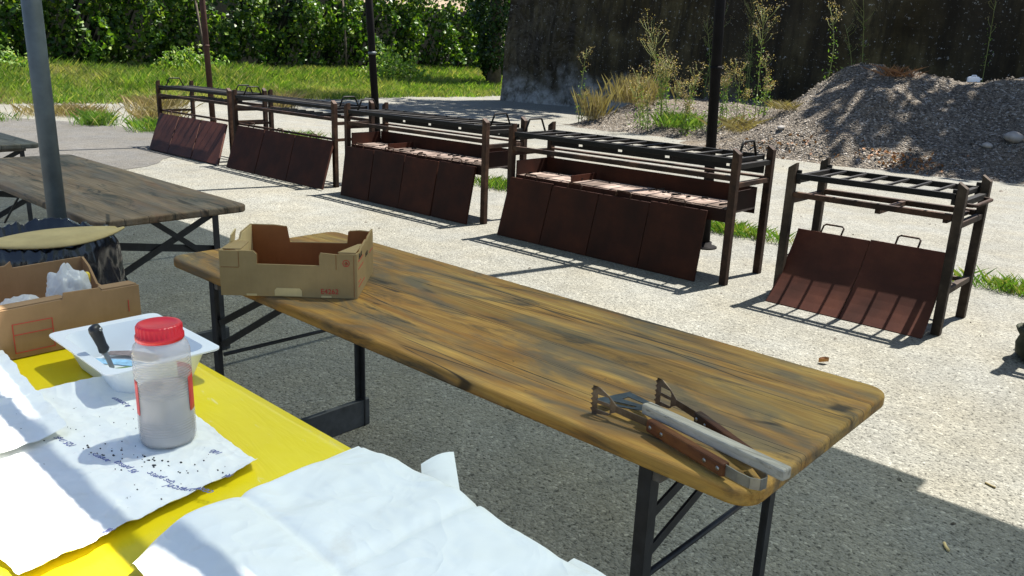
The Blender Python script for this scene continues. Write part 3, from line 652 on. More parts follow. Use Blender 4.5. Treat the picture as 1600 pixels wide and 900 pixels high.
# ================================================================== GRILLS
def grill(x, y, L, D, H, kind, lab, pm='post'):
    e = empty('grill', (x, y, 0), 0, lab, 'grill', 'rusty iron grills lined up along the yard')
    w_ = .05
    for ix, px in enumerate((0, L)):
        for iy, py in enumerate((0, D)):
            b = MB(); hx = w_ / 2
            sgn = -1 if ix == 0 else 1
            zt = [H + (.0 if (q > 0) == (sgn > 0) else .035) for q in (-1, 1)]
            vs = [(px - hx, py - hx, 0), (px + hx, py - hx, 0), (px + hx, py + hx, 0), (px - hx, py + hx, 0),
                  (px - hx, py - hx, zt[0]), (px + hx, py - hx, zt[1]), (px + hx, py + hx, zt[1]), (px - hx, py + hx, zt[0])]
            b.add(vs, [(3, 2, 1, 0), (4, 5, 6, 7), (0, 1, 5, 4), (1, 2, 6, 5), (2, 3, 7, 6), (3, 0, 4, 7)])
            b.build('post', pm, e, bevel=.004)
    g = .0265
    for px, sx in ((0, 1), (L, -1)):
        for py, sy in ((0, 1), (D, -1)):
            MB().box(px + sx * .0255, px + sx * .052, py + sy * .0, py + sy * .02, H - .10, H - .012 if kind == 'small' else H - .072).build('bracket', 'grate', e, bevel=.002)
    for px in (0, L):
        MB().box(px - .018, px + .018, g, D - g, H - .105, H - .07).build('end_rail', 'grate', e, bevel=.003)
        MB().box(px - .018, px + .018, g, D - g, H - .23, H - .195).build('end_rail', 'post', e, bevel=.003)
    MB().box(g, L - g, -.018, .018, H - .185, H - .15).build('front_rail', 'post', e, bevel=.003)
    zr = H - .21
    if kind != 'tray':
        MB().box(g, L - g, D - .018, D + .018, zr - .005, zr + .03).build('rear_rail', 'post', e, bevel=.003)
    if kind == 'tray':
        b = MB(); z0, z1 = H - .172, H - .085; yb = D - .028; hs = [L * q for q in (.17, .37, .59, .85)]; hw = .022
        b.box(.03, L - .03, yb, yb + .008, z0, z0 + .022); b.box(.03, L - .03, yb, yb + .008, z0 + .062, z1)
        xs = [.03] + [q for h_ in hs for q in (h_ - hw, h_ + hw)] + [L - .03]
        for k in range(0, len(xs), 2): b.box(xs[k], xs[k + 1], yb, yb + .008, z0 + .022, z0 + .062)
        b.build('holed_rear_bar', 'grate', e)
        MB().box(g, L - g, D - .03, D + .012, H - .205, H - .19).build('rear_rail', 'post', e)
        # charcoal tray
        MB().box(.035, L - .035, .03, D - .09, .485, .515).build('tray_floor', 'ash', e)
        b = MB(); b.box(.035, L - .035, D - .089, D - .082, .45, H - .265); b.build('tray_back', 'plate_dark', e)
        MB().box(.035, L - .035, .018, .0275, .43, .52).build('tray_front', 'plate_dark', e)
        for px in (.028, L - .045):
            MB().box(px, px + .012, .028, D - .095, .50, H - .27).build('tray_end', 'plate_dark', e)
        MB().box(.6, .605, .05, D - .12, .517, .575).build('tray_divider', 'plate_dark', e)
        br = MB()
        for k in range(26):
            xx_ = .08 + (L - .2) * k / 25; br.box(xx_, xx_ + .070, .06 + random.uniform(0, .02), D - .12 - random.uniform(0, .05), .5155, .521 + random.uniform(0, .003))
        br.build('brick_lining', 'ash', e, bevel=.003)
        b = MB()
        for k in range(14):
            xx_ = random.uniform(.1, L - .1); yy_ = random.uniform(.06, D - .14); b.obox((xx_, yy_, .536), (Vector((1, random.random(), .2)).normalized(), (0, 1, 0), (0, 0, 1)), (.012 + .02 * random.random(), .008, .006))
        b.build('charcoal', 'grate', e)
    elif kind == 'open':
        MB().box(g, L - g, .02, .045, .505, .53).build('lower_rail', 'post', e, bevel=.003)
        b = MB()
        for k in range(7):
            xx_ = L * (.22 + .085 * k); b.bar((xx_, .05, zr + .04), (xx_ + .05, D - .05, zr + .04), .025, .02)
        b.bar((L * .18, D * .45, zr + .018), (L * .85, D * .45, zr + .018), .03, .018)
        b.build('skewer_bars', 'grate', e)
        for px in (0, L): MB().box(px - .016, px + .016, g, D - g, .50, .53).build('end_rail', 'post', e)
    else:
        MB().bar((L * .55, .02, H - .2), (L * .55, D - .02, H - .2), .03, .03).build('cross_rail', 'post', e)
        MB().box(L * .93 - .012, L * .93 + .012, .02, D - .02, H - .21, H - .19).build('cross_rail', 'post', e)
        for px in (0, L): MB().box(px - .018, px + .018, g, D - g, .24, .275).build('end_rail', pm, e, bevel=.003)
        MB().box(g, L - g, D * .8, D * .8 + .03, .245, .27).build('lower_rail', pm, e)
    return e
def grate(x, y, L, D, z, rungs, lab, loops=True):
    e = empty('grill_grate', (x, y, z), 0, lab, 'grill grate', 'ladder shaped grates lying on the grills')
    x0, x1 = .0305, L - .0305; b = MB()
    b.box(x0, x1, -.012, .014, 0, .036); b.box(x0, x1, D - .05, D - .03, 0, .036)
    b.box(x0, x0 + .03, .0145, D - .0505, .0, .03); b.box(x1 - .03, x1, .0145, D - .0505, .0, .03)
    b.build('frame', 'grate', e, bevel=.003)
    for k in range(1, rungs + 1):
        xx_ = x0 + (x1 - x0) * k / (rungs + 1); MB().tube([(xx_, .013, .026), (xx_, D - .049, .026)], .009, 6).build('rung', 'grate', e)
    if loops:
        for px in (x0 + .015, x1 - .015):
            MB().tube([(px, .10, .025), (px, .15, .125), (px, .16, .135), (px, .30, .135), (px, .31, .125), (px, .36, .025)], .0085, 8).build('handle', 'grate', e)
    else:
        MB().tube([(x1 - .01, .07, -.03), (x1 + .075, .07, -.03), (x1 + .09, .09, -.03), (x1 + .09, D - .09, -.03), (x1 + .075, D - .07, -.03), (x1 - .01, D - .07, -.03)], .012, 8).build('handle', 'post', e)
    return e
def lid(xb, yb, xt, yt, zt, wd, lab, mat, handle_out=True, zb=.0, wb=None, bow=0):
    # sheet leaning from (xb,yb,zb) bottom-left to (xt,yt,zt) top-left, width wd (top) / wb (bottom)
    wb = wb or wd
    e = empty('metal_sheet', (xb, yb, zb), 0, lab, 'metal sheet', 'rusty metal sheets leaning on the grills')
    up = Vector((xt - xb, yt - yb, zt - zb)); nrm = Vector((1, 0, 0)).cross(up).normalized(); th = .024
    b = MB(); ns = 10; warp = random.uniform(-.004, .004); prev = None
    for k in range(ns + 1):
        q = k / ns; off = up * q + Vector((0, bow * 4 * q * (1 - q), 0)); wq = wb + (wd - wb) * q
        row = [off, off + Vector((wq * .5, warp * math.sin(q * 3), 0)), off + Vector((wq, 0, 0))]; row += [r + nrm * -th for r in row[::-1]]
        b.v += [tuple(r) for r in row]
    for k in range(ns):
        for m_ in range(6): b.f.append((k * 6 + m_, k * 6 + (m_ + 1) % 6, k * 6 + 6 + (m_ + 1) % 6, k * 6 + 6 + m_)); b.sm.append(False)
    b.f += [(5, 4, 3, 2, 1, 0), tuple(ns * 6 + m_ for m_ in range(6))]; b.sm += [False, False]
    b.build('panel', mat, e, bevel=.003)
    m = up + Vector((wd * .5, 0, 0)) - nrm * -.0; h2 = .065 if wd < .55 else .06
    ud = up.normalized(); c = up + Vector((wd * .46, 0, 0)) - nrm * (th * .5)
    rise = .05 if handle_out else .034
    MB().tube([c + Vector((-h2, 0, 0)) - ud * .01, c + Vector((-h2, 0, 0)) + ud * rise, c + Vector((-h2 + .012, 0, 0)) + ud * (rise + .012), c + Vector((h2 - .012, 0, 0)) + ud * (rise + .012), c + Vector((h2, 0, 0)) + ud * rise, c + Vector((h2, 0, 0)) - ud * .01], .006, 8).build('handle', 'post', e)
    return e
GR = [(-9.18, 4.13, 2.03, .5, .905, 'open', 'farthest open iron grill at the left end of the row'),
      (-6.86, 4.04, 2.11, .5, .905, 'open', 'second open iron grill from the far end, left of the middle black pole'),
      (-4.38, 3.94, 2.03, .5, .905, 'tray', 'third iron grill from the far end with a charcoal tray and a holed rear bar'),
      (-1.90, 3.80, 2.04, .5, .905, 'tray', 'iron grill with charcoal tray and four dark sheets, in front of the right black pole'),
      (.53, 3.81, .99, .5, .86, 'small', 'smaller low iron grill with pale brown legs at the right'),
      (2.02, 3.80, 1.0, .5, .86, 'small', 'grill cut off by the right edge of the photo, mostly out of view')]
glab = ['sooty grate with trapezoid handles on the farthest grill', 'sooty grate with handles on the second grill from the far end',
        'sooty grate with handles on the third grill, beside the middle black pole', 'sooty grate with handles on the tray grill beside the right black pole',
        'short grate with a side handle on the small grill at right', 'grate on the grill cut off by the right edge']
for (x, y, L, D, H, kd, lb), gl in zip(GR, glab):
    grill(x, y, L, D, H, kd, lb, 'post_pale' if kd == 'small' else 'post')
    grate(x, y, L, D, H - .069, 11 if L > 1.5 else 6, gl, L > 1.5)
pos = ['leftmost', 'middle', 'rightmost']
for k, (tx, bx, tw, bw) in enumerate(zip((-9.13, -8.50, -7.87), (-8.84, -8.28, -7.60), (.60, .61, .66), (.55, .66, .70))):
    lid(bx, 3.78, tx + .0, 4.10, .485, tw, ['leftmost rusty sheet leaning on the farthest grill', 'middle rusty sheet on the farthest grill, half in sun', 'rightmost rusty sheet on the farthest grill'][k], 'plate', k == 0, .02, bw)
for k, (tx, bx, tw, bw) in enumerate(zip((-6.76, -6.12, -5.47), (-6.67, -6.00, -5.33), (.63, .64, .73), (.655, .66, .70))):
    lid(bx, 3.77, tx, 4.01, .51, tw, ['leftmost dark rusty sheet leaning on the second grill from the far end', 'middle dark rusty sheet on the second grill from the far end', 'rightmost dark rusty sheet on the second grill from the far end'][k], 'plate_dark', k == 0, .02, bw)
ordw = ['leftmost', 'second from left', 'third from left', 'rightmost']
for k in range(4):
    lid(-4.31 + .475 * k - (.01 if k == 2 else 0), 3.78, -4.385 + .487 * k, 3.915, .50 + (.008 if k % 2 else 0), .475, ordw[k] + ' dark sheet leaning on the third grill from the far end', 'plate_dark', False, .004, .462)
for k in range(4):
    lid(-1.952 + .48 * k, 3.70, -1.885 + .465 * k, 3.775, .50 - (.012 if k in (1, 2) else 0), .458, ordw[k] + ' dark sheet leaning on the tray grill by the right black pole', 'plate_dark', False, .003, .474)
lid(.525, 3.655, .562, 3.93, .458, .465, 'left red brown sheet with wire handle leaning on the small grill', 'plate', True, .003, .478, .035)
lid(1.008, 3.65, 1.03, 3.93, .465, .455, 'right red brown sheet with wire handle leaning on the small grill', 'plate', True, .003, .478, .035)
pt = MB().lathe([(.10, 0), (.145, .03), (.15, .09), (.13, .13), (.14, .15), (.15, .175), (.13, .18), (.12, .15), (.02, .1)], 20, (0, 0, 0), lambda a, z: 1 + .06 * math.sin(a * 3 + z * 20)).build('iron_pot', 'olivepot')
pt.location = (2.07, 3.78, 0); tag(pt, 'dark mossy pot like lump on the ground at the right edge', 'pot')

# ================================================================== TABLES
def rounded(L, W, r, n=6):
    o = []
    for cx_, cy_, a0 in ((L - r, W - r, 0), (r, W - r, 90), (r, r, 180), (L - r, r, 270)):
        for k in range(n + 1):
            a = R(a0 + 90 * k / n); o.append((cx_ + r * math.cos(a), cy_ + r * math.sin(a)))
    return o
def trestle(x, y, mat, lab, xbrace, name='trestle_table', H=.77, L=2.2, W=.69):
    e = empty(name, (x, y, 0), 0, lab, 'table', 'wooden trestle tables in a row under the canopy')
    tp = MB().prism([(a, b, H - .034) for a, b in rounded(L, W, .05)], (0, 0, .034)).build('tabletop', mat, e, bevel=.009)
    tp.modifiers['bevel'].segments = 4
    for lx, dirn in ((.235, 1), (L - .235, -1)):
        for ly, sd in ((.035, 1), (W - .045, -1)):
            b = MB(); b.box(lx - .015, lx + .015, ly - .003, ly + .003, 0, H - .036); b.box(lx - .015 * dirn, lx - .010 * dirn, ly + .003 * sd, ly + .027 * sd, 0, H - .036)
            b.build('leg', 'blackiron', e)
        y0, y1 = .045, W - .055; xo = lx + .012 * dirn
        MB().box(lx - .012, lx + .012, y0 - .035, y1 + .035, .002, .115).build('foot_board', 'footboard', e, bevel=.002)
        if xbrace:
            MB().bar((xo, y0, .62), (xo, y1, .52), .006, .035).build('brace', 'blackiron', e)
            MB().bar((xo + .008, y0, .40), (xo + .008, y1, .70), .006, .03).build('brace', 'blackiron', e)
            MB().bar((xo + .016, W * .42, .73), (xo + .016, y1, .46), .006, .025).build('brace', 'blackiron', e)
        else:
            MB().bar((xo, y0, .575), (xo, y1, .745), .006, .024).build('brace', 'blackiron', e)
            MB().bar((xo + .01, y0, .50), (xo + .01, y1, .70), .006, .024).build('brace', 'blackiron', e)
            MB().tube([(xo + .02, y0, .47), (xo + .02, y1, .46)], .007, 8).build('tie_rod', 'blackiron', e)
        if xbrace: MB().tube([(lx, W * .3, .42), (lx + .50 * dirn, W * .3, H - .04)], .006, 8).build('stay', 'blackiron', e)
        MB().box(lx - .012, lx + .034, .035, W - .035, H - .072, H - .035).build('batten', 'block', e, bevel=.003)
    return e
trestle(0, 0, 'wood', 'long ochre wooden table with dark stains carrying the fruit crate and grill tools', False)
trestle(-2.9, .02, 'wood_grey', 'grey brown weathered wooden table behind the grey canopy pole', True)
trestle(-5.76, .06, 'wood_dark', 'dark grey wooden table at the left edge, farthest of the row', True)

# yellow table
yt = empty('serving_table', (.30, -1.10, 0), 0, 'table covered with glossy yellow oilcloth in the left foreground', 'table')
MB().prism([(a, b, .735) for a, b in rounded(2.2, .70, .04)], (0, 0, .030)).build('tabletop', 'wood', yt)
for lx in (.25, 1.95):
    for ly in (.05, .65): MB().box(lx - .02, lx + .02, ly - .02, ly + .02, 0, .735).build('leg', 'blackiron', yt)
oc = MB(); NXC = 60
def cl(u, v):
    x = -.006 + 2.212 * u; t = v
    if t < .1: y, z = -.006, .772 - (.1 - t) * 1.1
    elif t > .9: y, z = .706, .772 - (t - .9) * 1.1
    else:
        y = -.006 + .712 * (t - .1) / .8; z = .772
    if t < .1 or t > .9: y += (.004 * math.sin(x * 21) + .003) * (1 if t > .9 else -1) * min(1, abs(.772 - z) * 12)
    return (x, y, z + (.0012 * fbm(x * 6, y * 6, 3) - .001 if .12 < t < .88 else 0))
oc.grid(80, 40, cl)
o = oc.build('oilcloth', 'cloth'); o.location = (.30, -1.10, 0); tag(o, 'glossy yellow oilcloth spread over the foreground table', 'tablecloth')

# ================================================================== CANOPY
cp = empty('canopy', (-.9, -.05, 0), 0, 'translucent canopy on a grey steel pole shading the tables', 'canopy')
MB().tube([(0, 0, 0), (0.0, 0.0, 2.32)], .036, 20).build('pole', 'galv', cp)
MB().box(-.10, .10, -.10, .10, .002, .012).build('base_plate', 'galv', cp)
for px in (-6.3, 5.9): MB().tube([(px, 0, 0), (px, 0, 2.32)], .036, 16).build('pole', 'galv', cp)
def fab():
    xs = [-6.3 + 9.48 * k / 60 for k in range(61)] + [3.1805 + 3.4 * k / 20 for k in range(21)]; nv = 16
    def p(x, v):
        e0 = .05 if x < 3.1802 else .08; e1 = 3.13 - .03 * math.sin(x * 1.3) ** 2 if x < 3.1802 else 3.0 - .02 * math.sin(x * 2) ** 2
        return (x, e0 - .02 * math.sin(x * 3.1) * (1 - v) + (e1 - e0) * v, 2.36 + .10 * math.sin(v * math.pi) + .015 * math.sin(x * 3))
    b = MB(); b.v = [p(x, k / nv) for x in xs for k in range(nv + 1)]
    for i in range(len(xs) - 1):
        for k in range(nv): b.f.append((i * (nv + 1) + k, (i + 1) * (nv + 1) + k, (i + 1) * (nv + 1) + k + 1, i * (nv + 1) + k + 1)); b.sm.append(False)
    return b
fab().build('fabric', 'canopy', cp)
for bx in (-4.37, -3.67, -1.74, .40):
    MB().tube([(bx, -.02, 2.33), (bx, 3.05, 2.33)], .014, 8).build('cross_bar', 'galv', cp)
MB().tube([(-6.3, 0, 2.33), (6.3, 0, 2.33)], .02, 10).build('front_bar', 'galv', cp)

# ================================================================== BIN with black bag, cardboard on top
bn = empty('rubbish_bin', (-.40, -.30, 0), 0, 'round bin lined with a shiny black plastic bag behind the cardboard box', 'bin')
MB().lathe([(.20, 0), (.21, .05), (.215, .62), (.218, .64)], 32).build('barrel', 'blackplastic', bn)
def bagf(u, v):
    a = u * 2 * math.pi; ca, sa = math.cos(a), math.sin(a)
    prof = [(.205, .66), (.225, .72), (.245, .775), (.262, .815), (.278, .812), (.288, .78), (.292, .72), (.296, .64), (.30, .56), (.296, .48), (.285, .40), (.275, .30)]
    q = v * (len(prof) - 1); k = min(int(q), len(prof) - 2); t = q - k
    r = prof[k][0] * (1 - t) + prof[k + 1][0] * t; z = prof[k][1] * (1 - t) + prof[k + 1][1] * t
    lean_ = fbm(ca * 2, sa * 2, z * 4) * 2
    pleat = abs(mn.noise(Vector((ca * 5 + lean_ * .3, sa * 5, z * 7)))) + .35 * abs(mn.noise(Vector((ca * 9, sa * 9, z * 6)))) + .10 * abs(mn.noise(Vector((ca * 18, sa * 18, z * 14))))
    r *= .90 + .10 * pleat * min(1, .35 + abs(v - .3) * 2.2); z += (.030 * fbm(ca * 2, sa * 2, 7) + .016 * fbm(ca * 6, sa * 6, 2) + .008 * fbm(ca * 14, sa * 14, 5)) * math.exp(-((v - .3) / .25) ** 2)
    return (r * ca, r * sa, z)
MB().grid(260, 60, bagf).build('bag', 'foil', bn)
def cbf(u, v):
    A_, B_ = Vector((-.262, -.055)), Vector((-.245, -.50)); p = A_.lerp(B_, u); w2 = .125 * (.03 + max(0, math.sin(math.pi * (.02 + .96 * u)) ** .8))
    return (p.x + (v - .5) * 2 * w2, p.y + (v - .5) * .03, .832 + .014 * math.sin(u * 3.2) - .10 * (v - .5) ** 2 * math.sin(u * 3) + .004 * math.sin(v * 9))
cb = MB().grid(18, 10, cbf)
o = cb.build('cardboard_sheet', 'card_olive', solid=.005); tag(o, 'dull yellow sheet of cardboard lying on top of the black bin bag', 'cardboard')

# ================================================================== CARDBOARD BOX on the yellow table
bxz = .774
cb = empty('cardboard_box', (.36, -.40, bxz), 0, 'open brown cardboard box with notched walls on the yellow table', 'box')
def wall_poly(o, u, L, hs, t, nrm):
    # o: origin, u: unit direction, hs: list of (s, height) top profile
    o = Vector(o); u = Vector(u); b = MB()
    poly = [o] + [o + u * L] + [o + u * (L * s) + Vector((0, 0, h)) for s, h in reversed(hs)]
    return b.prism(poly, Vector(nrm) * t)
Lb = .36; Wb = .335
wall_poly((Lb, -Wb, 0), (0, 1, 0), Wb, [(0, .118), (.16, .118), (.47, .120), (.48, .135), (.72, .133), (.735, .124), (1, .124)], .006, (-1, 0, 0)).build('front_wall', 'card', cb)
wall_poly((0, -Wb, 0), (0, 1, 0), Wb, [(0, .128), (.42, .132), (.46, .142), (.47, .124), (.98, .128), (1, .118)], .006, (1, 0, 0)).build('back_wall', 'card', cb)
wall_poly((.006, 0, 0), (1, 0, 0), Lb - .012, [(0, .128), (.12, .11), (.25, .07), (.8, .065), (.9, .11), (1, .12)], .006, (0, -1, 0)).build('side_wall', 'card', cb)
wall_poly((.006, -Wb, 0), (1, 0, 0), Lb - .012, [(0, .125), (1, .118)], .006, (0, 1, 0)).build('side_wall', 'card', cb)
MB().box(.006, Lb - .006, -Wb + .006, -.006, .001, .006).build('bottom', 'card', cb)
MB().prism([(Lb - .008, -Wb, .114), (Lb - .008, -.165, .117), (Lb - .052, -.17, .114), (Lb - .052, -Wb, .112)], (0, 0, .005)).build('flap', 'card', cb)
MB().prism([(Lb - .008, -.085, .1215), (Lb - .008, -.002, .1215), (Lb - .05, -.004, .12), (Lb - .05, -.08, .12)], (0, 0, .005)).build('flap', 'card', cb)
fr = MB(); xf = Lb + .0008
def rect_line(b, y0, y1, z0, z1, t=.0016):
    b.box(xf - .0005, xf + .0005, y0, y1, z0, z0 + t); b.box(xf - .0005, xf + .0005, y0, y1, z1 - t, z1); b.box(xf - .0005, xf + .0005, y0, y0 + t, z0 + t, z1 - t); b.box(xf - .0005, xf + .0005, y1 - t, y1, z0 + t, z1 - t)
rect_line(fr, -.29, -.205, .012, .082); fr.box(xf - .0005, xf + .0005, -.288, -.207, .055, .0566)
fr.box(xf - .0005, xf + .0005, -.030, -.0284, .06, .09); fr.box(xf - .0005, xf + .0005, -.335, -.31, .008, .0096)
fr.build('printed_frame', 'redink', cb)
# plastic bag and things in the box
def crumple(name, c, rx, ry, rz, lab, cat, seed, mat='bagw', ears=True):
    b = MB()
    def f(u, v):
        a = u * 2 * math.pi; p = (v - .5) * math.pi; d = Vector((math.cos(a) * math.cos(p), math.sin(a) * math.cos(p), math.sin(p)))
        k = 1 + .35 * fbm(d.x * 1.5 + seed, d.y * 1.5, d.z * 1.5) + .16 * abs(mn.noise(Vector((d.x * 3.5 + seed, d.y * 3.5, d.z * 3.5)))) + .08 * abs(mn.noise(Vector((d.x * 8 + seed, d.y * 8, d.z * 8))))
        q = Vector((d.x * rx * k, d.y * ry * k, d.z * rz * k))
        if ears and d.z > .3: q.z += .03 * max(0, math.sin(a * 2 + seed)) ** 3 * (d.z - .3)
        return q
    b.grid(48, 26, f); o = b.build(name, mat); o.location = c; return tag(o, lab, cat)
crumple('plastic_bag', (.575, -.115, bxz + .088), .052, .050, .055, 'crumpled translucent white plastic bag sticking up in the cardboard box', 'plastic bag', 3.1)
crumple('plastic_bag', (.60, -.235, bxz + .062), .06, .06, .04, 'flat white plastic bag lying lower left in the cardboard box', 'plastic bag', 9.2, 'bagw', False)
tag(MB().lathe([(.009, 0), (.010, .022), (.007, .028)], 14, (.50, -.045 - .0, bxz + .09)).build('bottle_cap', 'yellowish'), 'small yellow cap peeping out behind the plastic bag', 'cap').location = (0, -.4 + .40, 0)
bpy.data.objects['bottle_cap'].location = (0, -.40, 0)
for nm in ('plastic_bag', 'plastic_bag.001'):
    q = bpy.data.objects[nm]; q.location.x += 0; q.location.y += -.40
# ================================================================== TRAY + KNIFE + SLIPS
tz = .774
def rrect(x0, x1, y0, y1, r, z, n=5): return [(x0 + a, y0 + b, z) for a, b in rounded(x1 - x0, y1 - y0, r, n)]
ty = empty('food_tray', (.80, -.645, tz), 0, 'white plastic tray holding a knife and printed slips on the yellow cloth', 'tray')
rings = [rrect(.0, .335, 0, .245, .02, .068), rrect(.0, .335, 0, .245, .02, .0715), rrect(.022, .313, .022, .223, .035, .070), rrect(.045, .29, .045, .20, .035, .006), rrect(.10, .235, .10, .145, .01, .005)]
under = [rrect(.30 * 0 + .04, .295, .04, .205, .035, .0), rrect(.018, .317, .018, .227, .035, .066)]
b = MB(); nn = len(rings[0])
seq = [under[0], under[1], rings[0], rings[1], rings[2], rings[3], rings[4]]
for k in range(len(seq) - 1):
    vs = seq[k] + seq[k + 1]; b.add(vs, [(i, (i + 1) % nn, (i + 1) % nn + nn, i + nn) for i in range(nn)], True)
b.add(rings[4], [tuple(range(nn))]); b.add(under[0], [tuple(range(nn))[::-1]]); b.build('tray_shell', 'white', ty)
for lab, mt, pts in [('blue and white printed slip in the tray', 'slip_blue', [(.862, -.60), (.93, -.545), (1.0, -.505), (.985, -.488), (.91, -.52), (.85, -.575)]),
                     ('green printed slip in the tray', 'slip_green', [(.95, -.575), (1.02, -.53), (1.06, -.49), (1.02, -.485), (.96, -.54)]),
                     ('brown grey printed slip at the back of the tray', 'slip_brown', [(.86, -.555), (.90, -.515), (.97, -.475), (.955, -.455), (.88, -.49), (.85, -.53)])]:
    z = tz + .009 + .003 * ['slip_blue', 'slip_green', 'slip_brown'].index(mt)
    tag(MB().prism([(a, b_, z) for a, b_ in pts], (0, 0, .001)).build('printed_slip', mt), lab, 'paper slip', 'printed slips in the tray')
tag(MB().prism([(.86, -.60, tz + .0065), (1.03, -.60, tz + .0065), (1.06, -.50, tz + .0065), (.88, -.46, tz + .0065)], (0, 0, .001)).build('printed_slip', 'paper_clean'), 'white paper lying under the coloured slips in the tray', 'paper slip', 'printed slips in the tray')
kn = empty('knife', (0, 0, 0), 0, 'kitchen knife with black handle propped in the white tray', 'knife')
k0 = Vector((.985, -.575, tz + .014)); k1 = Vector((.984, -.609, .905)); kd = (k1 - k0).normalized(); kl = (k1 - k0).length
# long blade runs along the ray of the handle
ks = kd.cross(Vector((1, 1, 0))).normalized(); kw = kd.cross(ks).normalized()
MB().prism([k0 - ks * .006, k0 + kd * (kl * .5) - ks * .008, k0 + kd * (kl * .5) + ks * .008, k0 + kd * .012 + ks * .009], kw * .002).build('blade', 'steel', kn)
hp = [k0 + kd * (kl * q) for q in (.46, .50, .6, .75, .9, .97, 1.0)]
hr = [.0095, .013, .0115, .013, .015, .013, .005]
b = MB(); vs = []; ns = 12
for p, r0 in zip(hp, hr): vs += [p + ks * math.cos(2 * math.pi * k / ns) * r0 * 1.1 + kw * math.sin(2 * math.pi * k / ns) * r0 * .8 for k in range(ns)]
fs = [(i * ns + k, i * ns + (k + 1) % ns, (i + 1) * ns + (k + 1) % ns, (i + 1) * ns + k) for i in range(6) for k in range(ns)] + [tuple(range(ns))[::-1], tuple(6 * ns + k for k in range(ns))]
b.add(vs, fs, True).build('handle', 'blackplastic', kn)
rv_ = k0 + kd * (kl * .9); MB().tube([rv_ - kw * .0, rv_ - kw * .0145 * (1 if kw.dot(cam.location - rv_) < 0 else -1)], .004, 10).build('rivet', 'steel', kn)

# ================================================================== PAPERS
def paper_fn(c00, c10, c11, c01, z, amp, seed, curl=None):
    c00, c10, c11, c01 = [Vector(c) for c in (c00, c10, c11, c01)]
    def f(u, v):
        p = c00.lerp(c10, u).lerp(c01.lerp(c11, u), v)
        e = 1 - (2 * min(u, 1 - u, v, 1 - v)); jig = .006 * fbm(u * 7 + seed, v * 7, 2) * max(0, e - .5) * 2
        zz_ = z + amp * abs(fbm(p.x * 14 + seed, p.y * 14, seed)) + amp * .6 * (abs(fbm(p.x * 30, p.y * 30, seed)) + abs(fbm(p.x * 60 + 4, p.y * 60, seed)) * .5) + (curl(u, v) if curl else 0)
        return (p.x + jig, p.y + jig, zz_)
    return f
ps = MB().grid(80, 60, paper_fn((1.00, -1.02), (1.615, -.95), (1.545, -.555), (1.02, -.525), .7765, .006, 2.2, lambda u, v: .012 * max(0, .12 - v) * 6 * 0 + (.022 * max(0, (.09 - u) / .09) ** 2) + .010 * max(0, (u - .95) / .05) ** 2))
po = empty('paper_sheet', (0, 0, 0), 0, 'crumpled white paper sheet with upside down blue handwriting under the jar', 'paper')
PV = np.array(ps.v)
def ph(x, y):
    k = np.argmin((PV[:, 0] - x) ** 2 + (PV[:, 1] - y) ** 2); return PV[k, 2]
ps.build('sheet', 'paper', po)
def hand(txt, a, b, size=.0165):
    a = Vector((a[0], a[1], .7855)); b = Vector((b[0], b[1], .7855)); d = (b - a).normalized(); up = Vector((0, 0, 1)).cross(d)
    o = text_mesh('handwriting', txt, size, 'blueink', basis(d, up, a - up * .004), po, .35, .0002)
    for v in o.data.vertices: v.co.z = ph(v.co.x, v.co.y) + .0006 + (v.co.z - .7855)
hand('la presco', (1.155, -.616), (1.07, -.627)); hand('105 fresc', (1.262, -.757), (1.20, -.770)); hand('ol', (1.19, -.585), (1.16, -.59))
hand('arescol', (1.360, -.737), (1.277, -.752)); hand('95 presca', (1.430, -.717), (1.369, -.728)); hand('cps presc', (1.504, -.689), (1.436, -.705))
hand('cosi prescol', (1.592, -.664), (1.531, -.688), .020); hand('95', (1.565, -.615), (1.54, -.625)); hand('rar', (1.594, -.821), (1.572, -.83)); hand('100', (1.47, -.585), (1.45, -.59), .016)
P = np.array([(random.gauss(0, .075), random.gauss(0, .012)) for _ in range(34)]); ang = -2.9
ds = MB()
for a, b_ in P:
    for cx_, cy_ in [(1.36, -.705)]:
        x = cx_ + a * .9 ; y = cy_ + a * .45 + b_; s_ = random.uniform(.0005, .0014)
        ds.obox((x, y, ph(x, y) + .0006), ((1, 0, 0), (0, 1, 0), (0, 0, 1)), (s_ * 1.6, s_, .0008))
for _ in range(40):
    x = random.uniform(1.15, 1.56); y = random.uniform(-.75, -.6); s_ = random.uniform(.0003, .0009); ds.obox((x, y, ph(x, y) + .0006), ((1, 0, 0), (0, 1, 0), (0, 0, 1)), (s_ * 1.5, s_, .0008))
tag(ds.build('charcoal_crumbs', 'blackink'), 'black charcoal crumbs strewn over the paper around the jar', kind='stuff')
tag(MB().grid(70, 50, paper_fn((.60, -1.35), (1.26, -1.25), (1.215, -.752), (.70, -.715), .789, .006, 7.7, lambda u, v: .012 * max(0, (v - .9) / .1))).build('paper_sheet', 'paper'), 'blank white paper sheet with a torn edge at the left edge of the photo', 'paper')
